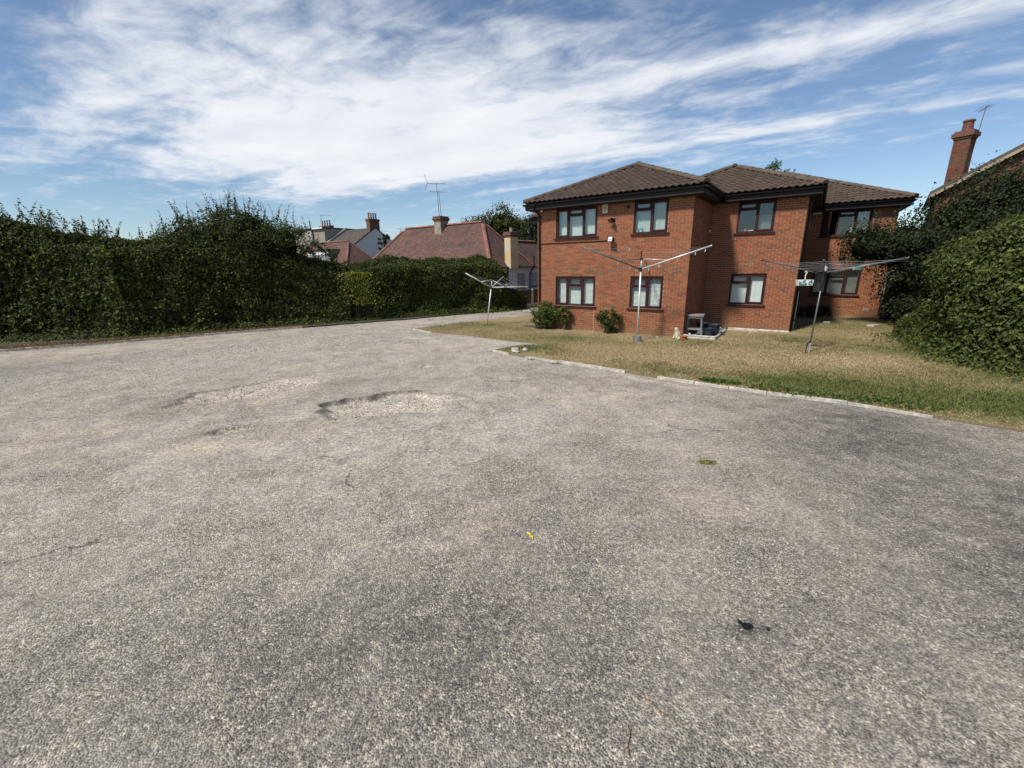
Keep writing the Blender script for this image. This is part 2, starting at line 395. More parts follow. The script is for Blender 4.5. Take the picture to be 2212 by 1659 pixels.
def grass_mat(name, ground):
    m, nt, bs = new_mat(name)
    at = N(nt, 'ShaderNodeAttribute'); at.attribute_name = 'tone'; sp = N(nt, 'ShaderNodeSeparateColor'); nt.links.new(at.outputs['Color'], sp.inputs[0])
    n1 = noise(nt, 6, 6, .7); n2 = noise(nt, 40, 4, .7)
    dry = ramp(nt, n2, [(.25, (.17, .12, .06)), (.5, (.32, .235, .12)), (.75, (.46, .36, .20))])
    grn = ramp(nt, n2, [(.25, (.05, .06, .018)), (.5, (.105, .12, .035)), (.75, (.19, .19, .06))])
    if not ground:
        r = island(nt)
        dry = ramp(nt, r, [(0, (.20, .145, .07)), (.45, (.36, .265, .135)), (.8, (.50, .39, .215)), (1, (.66, .54, .34))])
        grn = ramp(nt, r, [(0, (.035, .05, .012)), (.5, (.09, .115, .03)), (1, (.24, .23, .08))])
    f = mth(nt, 'ADD', sp.outputs[0], mth(nt, 'MULTIPLY', mth(nt, 'SUBTRACT', n1, .5), .9), True)
    a = mixc_(nt, f, dry, grn)
    if ground: a = mixc_(nt, mth(nt, 'MULTIPLY', sp.outputs[1], .85, True), a, ramp(nt, n2, [(.3, (.09, .07, .05)), (.7, (.26, .22, .17))]))
    nt.links.new(a, bs.inputs['Base Color']); bs.inputs['Roughness'].default_value = .85; bs.inputs['Specular IOR Level'].default_value = .2
    if ground: bump(nt, bs, n2, .8, .03)
    return m
m_lawn = grass_mat('dry_lawn', True); m_blade = grass_mat('grass_blade', False)
m_earth = plain('earth', (.10, .085, .055), 1, 0, .35, .8, .4)

# ================================================================== SETTING
g = MB(); g.add([(-700, -700, -.30), (700, -700, -.30), (700, 900, -.30), (-700, 900, -.30)], [(0, 1, 2, 3)])
tag(g.build('ground', m_earth), kind='structure')

def smooth(a, b, x):
    t = np.clip((x - a) / (b - a), 0, 1); return t * t * (3 - 2 * t)
def blob(X, Y, cx, cy, rx, ry, rot=0.):
    c, s = math.cos(rot), math.sin(rot); dx, dy = X - cx, Y - cy
    a = (dx * c + dy * s) / rx; b = (-dx * s + dy * c) / ry
    return np.exp(-(a * a + b * b))
nzA = make_noise(11, .9, 4); nzB = make_noise(12, 2.6, 4); nzC = make_noise(13, .35, 3)
POTHOLES = [(-2.35, 8.02, 1.35, .80, .05, .11), (-5.75, 9.15, 1.45, .78, .50, .052), (-4.75, 6.72, .34, .17, .35, .07), (-2.25, 11.15, .42, .16, .2, .04), (-3.5, 15.9, .8, .22, .05, .035)]
def drive_h(X, Y):
    P = np.c_[X, Y]; h = .012 * nzC(P) + .004 * nzA(P)
    rim = np.zeros(len(X)); inside = np.zeros(len(X))
    for i, (cx, cy, rx, ry, rot, dp) in enumerate(POTHOLES):
        c, s = math.cos(rot), math.sin(rot); dx, dy = X - cx, Y - cy
        a = (dx * c + dy * s) / rx; b = (-dx * s + dy * c) / ry
        rr_ = np.hypot(a, b); th = np.arctan2(b, a)
        edge = 1 + .10 * np.sin(2 * th + i) + .09 * np.sin(5 * th + 2 * i) + .05 * np.sin(11 * th) + .09 * nzB(P) + .04 * nzB(P * 3.3)
        q = rr_ / edge
        # steep broken lip on the left and far side, gentle slope towards the right
        steep = .5 + .5 * np.cos(th - 2.5)
        w = .06 + .5 * (1 - steep) ** 1.3
        d_ = 1 - smooth(1 - w, 1.0, q)
        h -= dp * d_; inside = np.maximum(inside, d_)
        rim = np.maximum(rim, min(1.0, dp / .09) * np.exp(-((q - .965) / .045) ** 2) * steep ** 1.2)  # lip shade and dirt painted as a dark line, strongest left and far
    return h, inside, rim
def axis(segs):
    out = []
    for a, b, st in segs: out += list(np.arange(a, b, st))
    return np.array(out + [segs[-1][1]])
xs = axis([(-27, -8, .22), (-8, 0, .036), (0, 3.2, .05), (3.2, 17, .2)])
ys = axis([(-9, 1, .4), (1, 3.4, .05), (3.4, 6.2, .12), (6.2, 11.8, .036), (11.8, 18, .12), (18, 32, .25)])
GX, GY = np.meshgrid(xs, ys); X, Y = GX.ravel(), GY.ravel()
hh, ins, rim = drive_h(X, Y)
P2 = np.c_[X, Y]
sand = .75 * blob(X, Y, -5.7, 9.2, 1.1, .5, .6) + .7 * blob(X, Y, -2.2, 7.95, 1.0, .4, .1) + .7 * blob(X, Y, -4.7, 6.0, .55, .28, .3) + .45 * blob(X, Y, 2.1, 4.2, .5, .4) \
     + .4 * blob(X, Y, -.4, 3.9, .35, .3) + .6 * blob(X, Y, 3.4, 9.0, 1.1, .16, -.72) + .5 * blob(X, Y, -13.5, 15.3, 3.4, .45, .42) + .4 * blob(X, Y, -8.4, 15.6, 2.4, .5, .2) + .3 * blob(X, Y, 2.6, 5.3, .6, .4)
sand = sand * (.75 + .4 * nzB(P2)) + .20 * smooth(.5, 1.3, nzA(P2) + .4 * nzC(P2))
pale = .95 * blob(X, Y, -8.6, 14.6, 2.6, 1.3, .35) + .6 * blob(X, Y, -4.5, 15.7, 3.0, .8, -.2) + .75 * ins + .55 * blob(X, Y, -1.2, 8.0, .7, .45) + .5 * blob(X, Y, -5, 10.5, 4, 2) * smooth(-.3, 1, nzA(P2)) + .45 * blob(X, Y, -11, 11.5, 4, 1.6)
pale *= (.8 + .35 * nzB(P2))
dark = 1.3 * rim + .6 * blob(X, Y, -4.75, 6.75, .33, .16, .35) + 1.6 * blob(X, Y, 1.70, 2.52, .075, .05, .3) * (1 + .5 * nzB(P2 * 6)) + .9 * blob(X, Y, 1.86, 2.50, .03, .02) + .35 * blob(X, Y, 1.70, 2.52, .2, .1) \
     + .45 * smooth(.55, 1.5, nzA(P2 * .8 + 9)) + .3 * blob(X, Y, 5.5, 4.5, 2.5, 2.2) + .35 * blob(X, Y, -.6, 2.4, 1.5, .7) + .3 * blob(X, Y, -3.6, 9.8, 1.6, .35, .35) + .3 * blob(X, Y, 1.5, 9.6, 1.8, .5, -.7) + .5 * blob(X, Y, 5.9, 6.7, .35, .12, -.4) + .35 * blob(X, Y, -14.6, 11.9, 3.4, 1.4, .4)
nzS = make_noise(14, 1.0, 4, .6)
def streak(X, Y, ang, k): return nzS(np.c_[(X * math.cos(ang) + Y * math.sin(ang)) * .35, (-X * math.sin(ang) + Y * math.cos(ang)) * k])
stk = streak(X, Y, .35, 1.5)
wear = .50 * smooth(5.6, 2.0, Y) + .50 * smooth(2.0, 6.0, X) + .25 * smooth(-9, -14, X) * smooth(13, 10, Y)
dark = dark * (1 - .6 * ins) + wear * (.65 + .5 * stk) + .30 * smooth(.35, 1.2, stk)
pale = pale + .45 * smooth(.2, 1.2, -stk) * smooth(3, 7, Y) * smooth(5, 1, X)
sand = sand * 1.15 + .55 * ins + .40 * smooth(.25, 1.1, nzB(P2 * .55 + 3) + .35 * nzB(P2 * 2.2)) * (.6 + .4 * smooth(9, 3, X))
tone = np.c_[np.clip(sand, 0, 1), np.clip(dark, 0, 1), np.clip(pale, 0, 1), np.ones(len(X))]
nx, ny = len(xs), len(ys)
I = np.arange(nx * ny).reshape(ny, nx)
F = np.stack([I[:-1, :-1], I[:-1, 1:], I[1:, 1:], I[1:, :-1]], -1).reshape(-1, 4)
tag(np_mesh('driveway', np.c_[X, Y, hh], F, m_drive, attr={'tone': tone}, smooth=True), kind='structure')

# loose chippings lying on the drive
def pebbles(n, fx, fy, smin, smax, weight):
    x = fx(n * 4); y = fy(n * 4); w = weight(x, y); k = rng.random(len(x)) < w; x, y = x[k][:n], y[k][:n]
    z, _, _ = drive_h(x, y); s = rng.uniform(smin, smax, len(x)) ; n = len(x)
    base = np.array([(1, 0, 0), (-.5, .87, 0), (-.5, -.87, 0), (.1, .1, .62)]); th = rng.uniform(0, 6.28, n)
    c, sn = np.cos(th), np.sin(th); b = base[None] * rng.uniform(.6, 1.4, (n, 4, 3))
    V = np.stack([b[..., 0] * c[:, None] - b[..., 1] * sn[:, None], b[..., 0] * sn[:, None] + b[..., 1] * c[:, None], b[..., 2]], -1) * s[:, None, None]
    V += np.c_[x, y, z][:, None, :]; V[:, :3, 2] -= .002
    idx = np.arange(n)[:, None, None] * 4
    F = (np.array([(0, 1, 3), (1, 2, 3), (2, 0, 3)])[None] + idx).reshape(-1, 3)
    return V.reshape(-1, 3), F
def chip_mat():
    m, nt, bs = new_mat('loose_chipping'); a = ramp(nt, island(nt), [(0, (.04, .036, .032)), (.45, (.13, .115, .10)), (.8, (.34, .305, .26)), (.95, (.50, .46, .39)), (1, (.72, .68, .60))])
    nt.links.new(a, bs.inputs['Base Color']); bs.inputs['Roughness'].default_value = .85; return m
m_chip = chip_mat()
V1, F1 = pebbles(9000, lambda n: rng.uniform(-4.5, 4.5, n), lambda n: rng.uniform(1.2, 6.5, n), .004, .0085, lambda x, y: np.full(len(x), .5))
V2, F2 = pebbles(34000, lambda n: rng.uniform(-13, 5, n), lambda n: rng.uniform(6, 17, n), .007, .020,
                 lambda x, y: np.clip(.06 + .8 * drive_h(x, y)[1] + .8 * blob(x, y, -8.6, 14.6, 2.8, 1.4, .35) + .45 * blob(x, y, -4.5, 15.7, 3, .8) + .2 * blob(x, y, -9, 11, 4, 2), 0, 1) * (x < 5.5 - (y - 8) * 1.2))
V = np.r_[V1, V2]; F = np.r_[F1, F2 + len(V1)]
tag(np_mesh('loose_chippings', V, F, m_chip), 'loose pale and grey chippings scattered over the worn drive', 'gravel', kind='stuff')

# ---- lawn
LAWN = [(-4.13, 18.09), (-3.2, 17.08), (-1.86, 16.33), (-.07, 14.78), (1.18, 13.93), (.08, 13.64), (-.56, 13.01), (.4, 11.97), (1.3, 11.28), (2.19, 10.56), (3.35, 9.46), (3.99, 8.94), (5.08, 8.10),
        (6.15, 7.39), (6.98, 6.61), (7.69, 5.93), (8.6, 5.0), (10.5, 3.0), (17, 2), (22, 8), (22, 22), (15, 30), (6, 32), (3.2, 26), (1.34, 22.45), (-2.23, 19.89)]
def in_poly(x, y, poly):
    c = np.zeros(len(x), bool); j = len(poly) - 1
    for i in range(len(poly)):
        xi, yi = poly[i]; xj, yj = poly[j]
        c ^= ((yi > y) != (yj > y)) & (x < (xj - xi) * (y - yi) / (yj - yi + 1e-12) + xi); j = i
    return c
def lawn_z(x, y): return .040 + .012 * nzA(np.c_[x, y])
nzG = make_noise(21, .75, 4); nzG2 = make_noise(22, 3.2, 3)
def lawn_tone(x, y):
    P = np.c_[x, y]
    gr = .20 + .30 * nzG(P) + .20 * nzG2(P)
    gr += 1.0 * blob(x, y, 6.6, 8.3, 2.4, .75, -.62) + .7 * blob(x, y, 9.2, 7.0, 2.2, 1.4, -.4) + .7 * blob(x, y, .3, 13.2, 1.3, .7, .3) + .5 * blob(x, y, 1.6, 15.0, 2.4, .7, -.5) \
        + .45 * blob(x, y, 9.2, 14.2, 1.8, .8, -.5) + .3 * blob(x, y, -1.5, 18.8, 3, 1.2, .5) + .45 * blob(x, y, 11, 11.5, 1.5, 2.5) + .4 * blob(x, y, 12.5, 16, 3, 2) + .4 * blob(x, y, 3.7, 9.9, .9, .4, -.7)
    gr -= .5 * blob(x, y, 4.4, 11.8, 2.4, 1.2, -.5) + .35 * blob(x, y, 8.3, 11.0, 2.0, 1.0, -.4) + .25 * blob(x, y, 2.5, 13.2, 1.4, .6, -.4)
    bare = .8 * blob(x, y, 6.0, 7.75, .5, .12, -.6) + .7 * blob(x, y, 1.3, 17.6, .9, .35, -.6) + .5 * blob(x, y, 4.6, 8.75, .5, .1, -.65) + .35 * blob(x, y, 4.2, 13.8, .4, .3) + .3 * blob(x, y, 8.3, 11.6, .4, .3)
    return np.clip(gr, 0, 1), np.clip(bare, 0, 1)
pts = []
for (a, b) in zip(LAWN, LAWN[1:] + LAWN[:1]):
    L = math.dist(a, b); k = max(1, int(L / .35))
    for i in range(k): pts.append((a[0] + (b[0] - a[0]) * i / k, a[1] + (b[1] - a[1]) * i / k))
nb = len(pts); edges = [(i, (i + 1) % nb) for i in range(nb)]
gx, gy = np.meshgrid(np.arange(-4.5, 22, .4), np.arange(2, 32, .4)); gx = gx.ravel() + rng.uniform(-.1, .1, gx.size); gy = gy.ravel() + rng.uniform(-.1, .1, gy.size)
k = in_poly(gx, gy, LAWN); pts += list(zip(gx[k], gy[k]))
cv, ce, cf, *_ = delaunay_2d_cdt([Vector(p) for p in pts], edges, [], 1, 1e-5)
cv = np.array([tuple(p) for p in cv]); cf = np.array([f for f in cf if len(f) == 3])
t0, t1 = lawn_tone(cv[:, 0], cv[:, 1])
lz = lawn_z(cv[:, 0], cv[:, 1])
tone = np.c_[t0, t1, t0 * 0, t0 * 0 + 1]
bp_ = np.array(pts[:nb]); bz = lawn_z(bp_[:, 0], bp_[:, 1]); n0 = len(cv); j_ = (np.arange(nb) + 1) % nb
Vl = np.r_[np.c_[cv, lz], np.c_[bp_, bz], np.c_[bp_, bz * 0 - .12]]
sk = np.r_[np.c_[n0 + np.arange(nb), n0 + nb + np.arange(nb), n0 + nb + j_], np.c_[n0 + np.arange(nb), n0 + nb + j_, n0 + j_]]
st0, st1 = lawn_tone(bp_[:, 0], bp_[:, 1]); st_ = np.c_[st0, st0 * 0 + .8, st0 * 0, st0 * 0 + 1]
lawn = np_mesh('lawn', Vl, np.r_[cf, sk], m_lawn, attr={'tone': np.r_[tone, st_, st_]}, smooth=False)
tag(lawn, kind='structure')
HOUSE_FOOT = [hw(-5.85, -.02)[:2], hw(0.02, -.02)[:2], hw(.02, 2.85)[:2], hw(2.99, 2.85)[:2], hw(2.99, 9.2)[:2], hw(6.0, 9.2)[:2], hw(6.0, 22)[:2], hw(-8.3, 22)[:2], hw(-8.3, 4.6)[:2], hw(-5.85, 4.6)[:2]]
def blades(n):
    x = np.r_[rng.uniform(-4.2, 14, n), rng.uniform(1, 10, n)]; y = np.r_[rng.uniform(4, 20, n), rng.uniform(6.5, 14, n)]
    k = in_poly(x, y, LAWN) & ~in_poly(x, y, HOUSE_FOOT); x, y = x[k], y[k]
    g_, b_ = lawn_tone(x, y); k = rng.random(len(x)) > b_ * .9; x, y, g_ = x[k], y[k], g_[k]; n = len(x)
    hgt = rng.uniform(.012, .034, n) * (1 + 1.0 * g_) * (1 + .5 * (nzG2(np.c_[x, y]) > .5)); th = rng.uniform(0, 6.28, n); lean = rng.uniform(.2, 1.7, n) * hgt; la = rng.uniform(0, 6.28, n)
    w = rng.uniform(.004, .010, n); z = lawn_z(x, y) - .004
    A = np.c_[x - np.cos(th) * w, y - np.sin(th) * w, z]; B = np.c_[x + np.cos(th) * w, y + np.sin(th) * w, z]; C = np.c_[x + np.cos(la) * lean, y + np.sin(la) * lean, z + hgt]
    V = np.stack([A, B, C], 1).reshape(-1, 3); F = np.arange(3 * n).reshape(-1, 3)
    t = np.repeat(np.c_[g_, g_ * 0, g_ * 0, g_ * 0 + 1], 3, 0)
    return V, F, t
V, F, t = blades(210000)
tag(np_mesh('grass', V, F, m_blade, attr={'tone': t}), 'short straw coloured grass with greener patches on the lawn', 'grass', kind='stuff')

# ---- edging kerbs
def edging(name, line, seg, w, h0, h1, mat, jit, parent, skip=0.0):
    k = 0
    for a, b in zip(line[:-1], line[1:]):
        L = math.dist(a, b); n = max(1, round(L / seg)); ux, uy = (b[0] - a[0]) / L, (b[1] - a[1]) / L
        for i in range(n):
            if random.random() < skip: continue
            s0, s1 = L * i / n + .006, L * (i + 1) / n - .006; c = (s0 + s1) / 2; hl = (s1 - s0) / 2
            mb = MB(); tz = random.uniform(-jit, jit); o = random.uniform(-jit, jit)
            zz = (h0 + h1) / 2 + random.uniform(-jit, jit) * .5 - .010 * max(0, a[0] - 4.5)
            mb.obox((0, 0, 0), (hl, 0, tz * .4), (0, w / 2, random.uniform(-.006, .006)), (0, 0, (h1 - h0) / 2))
            e = mb.build('edging_stone', mat, parent)
            bv = e.modifiers.new('bevel', 'BEVEL'); bv.width = .008; bv.segments = 2
            e.location = (a[0] + ux * c - uy * o, a[1] + uy * c + ux * o, zz); e.rotation_euler = (0, 0, math.atan2(uy, ux) + random.uniform(-.006, .006))
k1 = empty('lawn_kerb', (0, 0, 0)); tag(k1, kind='structure')
edging('k', LAWN[6:15], .9, .046, -.12, .058, m_edge, .016, k1, .12)
edging('k', LAWN[4:7], .9, .04, -.12, .050, m_edge, .008, k1)
edging('k', LAWN[0:3], .9, .04, -.12, .042, m_edge, .008, k1, .2)
k2 = empty('hedge_kerb', (0, 0, 0)); tag(k2, kind='structure')
HK = [(-22.0, 13.6), (-17.9, 14.72), (-16.2, 15.6), (-14.7, 16.38), (-12.7, 17.6), (-9.46, 19.35)]
edging('k', HK, .9, .06, -.1, .085, m_concrete, .010, k2)
# strip of soil and leaf litter behind that kerb
HB = [(-27, 14.4), (-24, 15.2), (-20, 16.6), (-15.4, 17.7), (-10, 20.3), (-5, 22.6), (-.3, 24.7)]
mb = MB(); fr = [(-26, 12.4)] + HK + [(-5.2, 21.6), (-3.3, 23.0), (.9, 25.8)]; bk = [(-27, 15.5), (-24, 16.4), (-20, 17.6), (-16, 18.3), (-15, 18.6), (-12.7, 20), (-9, 21.8), (-5, 23.6), (-3, 24.8), (0, 27)]
for i in range(len(fr) - 1): mb.add([(*fr[i], .045), (*fr[i + 1], .045), (*bk[i + 1], .06), (*bk[i], .06)], [(0, 1, 2, 3)])
tag(mb.build('hedge_bed', m_soil), kind='structure')

# ================================================================== BRICK HOUSE
house = empty('brick_house', (OX, OY, 0), -YAW)
tag(house, 'two storey red brick house with brown tiled hipped roofs and dark windows', 'house')
TOPZ = 4.575
D1, D2 = 2.87, 9.23
Z_LO, Z_LT, Z_UO, Z_UT = .975, 2.10, 3.525, 4.575
WINDOWS = {  # plane v, u0, u1, mullions, transom column
    'A1': (0.0, -5.00, -3.30, [-4.475, -3.88], 1), 'A2': (0.0, -1.95, -.785, [-1.355], 0),
    'B1': (D1, .885, 2.055, [1.485], 0), 'C1': (D2, 3.40, 5.15, [3.985, 4.58], 1)}
def free_spans(a, b, z, ops):
    sp = [(a, b)]
    for (o0, o1, q0, q1) in ops:
        if z + .0375 < q0 or z + .0375 > q1: continue
        ns = []
        for s0, s1 in sp:
            if o1 <= s0 or o0 >= s1: ns.append((s0, s1)); continue
            if o0 > s0: ns.append((s0, o0))
            if o1 < s1: ns.append((o1, s1))
        sp = ns
    return sp
def bricks_for(a, b, ops, z1=TOPZ, ph=0.0):
    out = []
    for k in range(int(round(z1 / .075))):
        z = k * .075; off = (.1125 if k % 2 else 0.0) + ph
        for s0, s1 in free_spans(a, b, z, ops):
            i0 = math.floor((s0 - a - off) / .225)
            x = a + off + i0 * .225
            while x < s1:
                p0, p1 = max(x, s0) , min(x + .215, s1)
                if x + .215 > s1 - .012: p1 = s1
                if p1 - p0 > .028: out.append((p0, p1, z + .005, z + .070, k))
                x += .225
    return out
# (axis, const, a, b, openings, outward sign)
opsA = [(WINDOWS['A1'][1], WINDOWS['A1'][2], Z_LO, Z_LT), (WINDOWS['A1'][1], WINDOWS['A1'][2], Z_UO, Z_UT), (WINDOWS['A2'][1], WINDOWS['A2'][2], Z_LO, Z_LT), (WINDOWS['A2'][1], WINDOWS['A2'][2], Z_UO, Z_UT)]
opsB = [(WINDOWS['B1'][1], WINDOWS['B1'][2], Z_LO, Z_LT), (WINDOWS['B1'][1], WINDOWS['B1'][2], Z_UO, Z_UT)]
opsC = [(WINDOWS['C1'][1], WINDOWS['C1'][2], Z_LO, Z_LT), (WINDOWS['C1'][1], WINDOWS['C1'][2], Z_UO, Z_UT)]
WALLS = [('v', 0.0, -5.83, 0.0, opsA, -1), ('u', 0.0, .11, D1, [], 1), ('v', D1, 0.0, 2.97, opsB, -1), ('u', 2.97, D1 + .11, D2, [], 1),
         ('v', D2, 2.97, 5.98, opsC, -1), ('u', 5.98, D2 + .11, 21.0, [], 1), ('u', -5.83, .11, 4.6, [], -1), ('v', 4.6, -8.3, -5.83, [], -1), ('u', -8.3, 4.71, 21.0, [], -1)]
core = MB()
brk = []
for (ax, kc, a, b, ops, sg) in WALLS:
    us = sorted({a, b} | {o for q in ops for o in q[:2]}); zs = sorted({0.0, TOPZ} | {o for q in ops for o in q[2:]})
    d0, d1_ = (kc + .008, kc + .26) if sg < 0 else (kc - .26, kc - .008)
    for u0, u1 in zip(us[:-1], us[1:]):
        for z0, z1 in zip(zs[:-1], zs[1:]):
            if any(u0 >= o[0] - 1e-6 and u1 <= o[1] + 1e-6 and z0 >= o[2] - 1e-6 and z1 <= o[3] + 1e-6 for o in ops): continue
            e0 = u0 + (.008 if u0 == a and ax == 'v' else 0); e1 = u1 - (.008 if u1 == b and ax == 'v' else 0)
            if ax == 'v': core.box(e0, e1, d0, d1_, z0, z1)
            else: core.box(d0, d1_, u0, u1, z0, z1)
    for (p0, p1, z0, z1, k) in bricks_for(a, b, ops):
        j = random.uniform(-.0025, .0025)
        if sg < 0: q0, q1 = kc + j, kc + .10
        else: q0, q1 = kc - .10, kc + j
        if ax == 'v': bx_ = (p0, p1, q0, q1, z0, z1)
        else: bx_ = (q0, q1, p0, p1, z0, z1)
        # brick colour: grey-brown bands and scattered dark stretchers
        r = random.random(); band = math.exp(-((z0 - 2.28) / .16) ** 2) * (.75 if ax == 'v' else .3)
        band = max(band, math.exp(-((z0 - .62) / .10) ** 2) * .25)
        if r < band * .8: ty = 3 if random.random() < .6 else 2
        else:
            r = random.random(); ty = 0 if r < .36 else 1 if r < .66 else 2 if r < .84 else 3 if r < .90 else 4
        brk.append((bx_, ty, k))
wall = core.build('wall', m_mortar, house)
camu = (-OX * CY + OY * SY, -OX * SY - OY * CY)      # camera in the house frame
vis = []
for i, (b_, ty, k) in enumerate(brk):
    if abs((b_[1] - b_[0]) - .215) < .004 and b_[3] < .2 and b_[2] < .01:      # full stretchers on the front wall
        c = ((b_[0] + b_[1]) / 2, (b_[2] + b_[3]) / 2, (b_[4] + b_[5]) / 2)
        vis.append((math.dist((c[0], c[1], c[2]), (camu[0], camu[1], CAM_H)), i))
vis.sort(); single = {i for _, i in vis[:300]}
bmeshes = []
for t in range(5):
    me_ = MB().box(-.1075, .1075, 0, .10, -.0325, .0325).build('brick', BRICK_O[t], None)
    bmeshes.append(me_.data); bpy.data.objects.remove(me_)
rest = MB()
for i, (b_, ty, k) in enumerate(brk):
    if i in single:
        o = bpy.data.objects.new('brick', bmeshes[ty]); o.location = ((b_[0] + b_[1]) / 2, b_[2], (b_[4] + b_[5]) / 2); link(o, wall)
    else: rest.box(*b_, m=ty)
rest.build('brickwork', BRICK_I, wall, kind='stuff')
# inner partitions and floors keep the rooms dim
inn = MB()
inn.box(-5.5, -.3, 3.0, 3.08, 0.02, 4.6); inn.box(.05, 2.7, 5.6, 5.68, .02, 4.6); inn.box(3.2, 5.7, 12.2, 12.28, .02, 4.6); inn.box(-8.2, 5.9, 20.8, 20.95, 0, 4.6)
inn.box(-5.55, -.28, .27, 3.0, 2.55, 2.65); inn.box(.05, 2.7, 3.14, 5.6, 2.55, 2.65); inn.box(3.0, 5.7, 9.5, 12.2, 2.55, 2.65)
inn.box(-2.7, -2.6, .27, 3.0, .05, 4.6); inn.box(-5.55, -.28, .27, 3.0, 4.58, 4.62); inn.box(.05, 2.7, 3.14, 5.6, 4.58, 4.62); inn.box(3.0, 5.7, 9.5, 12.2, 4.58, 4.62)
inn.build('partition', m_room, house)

# ---- roofs
TANP = .433; ZE = 4.86
def roofz(R, u, v):
    (u0, u1, vf) = R; h = (u1 - u0) / 2
    return np.minimum(np.minimum(u - u0, u1 - u), v - vf) * TANP + ZE
RA, RB, RC, RD = (-6.23, .40, -.40), (-3.05, 3.37, D1 - .40), (-3.42, 6.38, D2 - .40), (-8.85, -2.0, 4.2)
ROOFS = dict(A=RA, B=RB, C=RC, D=RD); BACK = 21.3
deck = MB()
for R in ROOFS.values():
    u0, u1, vf = R; h = (u1 - u0) / 2; uc = (u0 + u1) / 2; za = ZE + h * TANP - .05; ze = ZE - .05
    e = .03
    P = [(u0 + e, vf + e, ze), (u1 - e, vf + e, ze), (uc, vf + h, za), (uc, BACK, za), (u0 + e, BACK, ze), (u1 - e, BACK, ze)]
    deck.add(P, [(0, 1, 2), (1, 5, 3, 2), (0, 2, 3, 4), (4, 3, 5)])
roof = deck.build('roof', m_deck, house)
CW, GA = .212, .31
PROF = [(0, 0.0), (.14, .002), (.28, .012), (.42, .033), (.57, .040), (.72, .030), (.86, .010), (1.0, 0.0)]
cosp = 1 / math.hypot(1, TANP); sinp = TANP * cosp
tiles_full = []; tstuff = MB()
def slope(name, E0, d, n, L, hl, hr, rmax, others):
    E0, d, n = Vector((*E0, ZE)), Vector((*d, 0)), Vector((*n, 0))
    up = n * cosp + Vector((0, 0, sinp)); nor = Vector((0, 0, cosp)) - n * sinp
    rows = int(rmax / cosp / GA) + 1
    for r in range(rows):
        s0 = r * GA - .03; s1 = s0 + GA + .05
        ncol = int(L / CW) + 1
        for c in range(ncol):
            x0 = c * CW; xc = x0 + CW / 2; rc = max(0, (s0 + GA / 2)) * cosp
            if rc > rmax: continue
            if xc < rc * hl - .04 or xc > L - rc * hr + .04: continue
            ctr = E0 + d * xc + up * (s0 + GA / 2)
            if any(float(roofz(R, ctr.x, ctr.y)) > ctr.z + .12 for R in others): continue
            lo, hi = [], []
            full = (x0 > (s1 * cosp) * hl + .01) and (x0 + CW < L - (s1 * cosp) * hr - .01) and s1 * cosp < rmax
            if full:
                tiles_full.append((E0 + d * x0 + up * s0 + nor * random.uniform(0, .004), d, up, nor)); continue
            P = []
            for sv, base in ((s0, .030), (s1, .0)):
                rr_ = min(max(sv, 0) * cosp, rmax)
                a_, b_ = rr_ * hl, L - rr_ * hr
                for fx, fz in PROF:
                    x = min(max(x0 + fx * CW, a_), b_)
                    P.append(E0 + d * x + up * min(sv, rmax / cosp) + nor * (base + fz))
            m_ = len(PROF)
            for q in range(m_): P.append(P[q] - nor * .028)
            F_ = [(i, i + 1, m_ + i + 1, m_ + i) for i in range(m_ - 1)] + [(2 * m_ + i, 2 * m_ + i + 1, i + 1, i) for i in range(m_ - 1)]
            tstuff.add(P, F_)
for nm, R in ROOFS.items():
    u0, u1, vf = R; h = (u1 - u0) / 2; oth = [q for k_, q in ROOFS.items() if k_ != nm]
    slope(nm, (u0, vf), (1, 0), (0, 1), u1 - u0, 1, 1, h, oth)
    slope(nm, (u1, vf), (0, 1), (-1, 0), min(13.0, BACK - vf), 1, 0, h, oth)
    if nm in 'ABD': slope(nm, (u0, BACK), (0, -1), (1, 0), BACK - vf, 0, 1, h, oth)
mb = MB(); m_ = len(PROF)
P = [Vector((fx * CW, 0, .030 + fz)) for fx, fz in PROF] + [Vector((fx * CW, GA + .05, fz)) for fx, fz in PROF]
P += [p - Vector((0, 0, .028)) for p in P[:m_]]
TF = [(i, i + 1, m_ + i + 1, m_ + i) for i in range(m_ - 1)] + [(2 * m_ + i, 2 * m_ + i + 1, i + 1, i) for i in range(m_ - 1)]
mb.add(P, TF); tm = mb.build('roof_tile', m_tile_o); tile_me = tm.data; bpy.data.objects.remove(tm)
def front_facing(t):
    o, d, up, nor = t; return nor.dot(Vector((camu[0], camu[1], CAM_H)) - o) > 0
tiles_full.sort(key=lambda t: (not front_facing(t), (t[0] - Vector((camu[0], camu[1], CAM_H))).length))
for i, (o_, d_, up_, nor_) in enumerate(tiles_full):
    if i < 300:
        ob = bpy.data.objects.new('roof_tile', tile_me)
        M = Matrix((d_, up_, nor_)).transposed().to_4x4(); M.translation = o_
        link(ob, roof); ob.matrix_local = M
    else:
        tstuff.add([o_ + d_ * p.x + up_ * p.y + nor_ * p.z for p in P], TF)
tstuff.build('roof_tiling', m_tile_i, roof, kind='stuff')
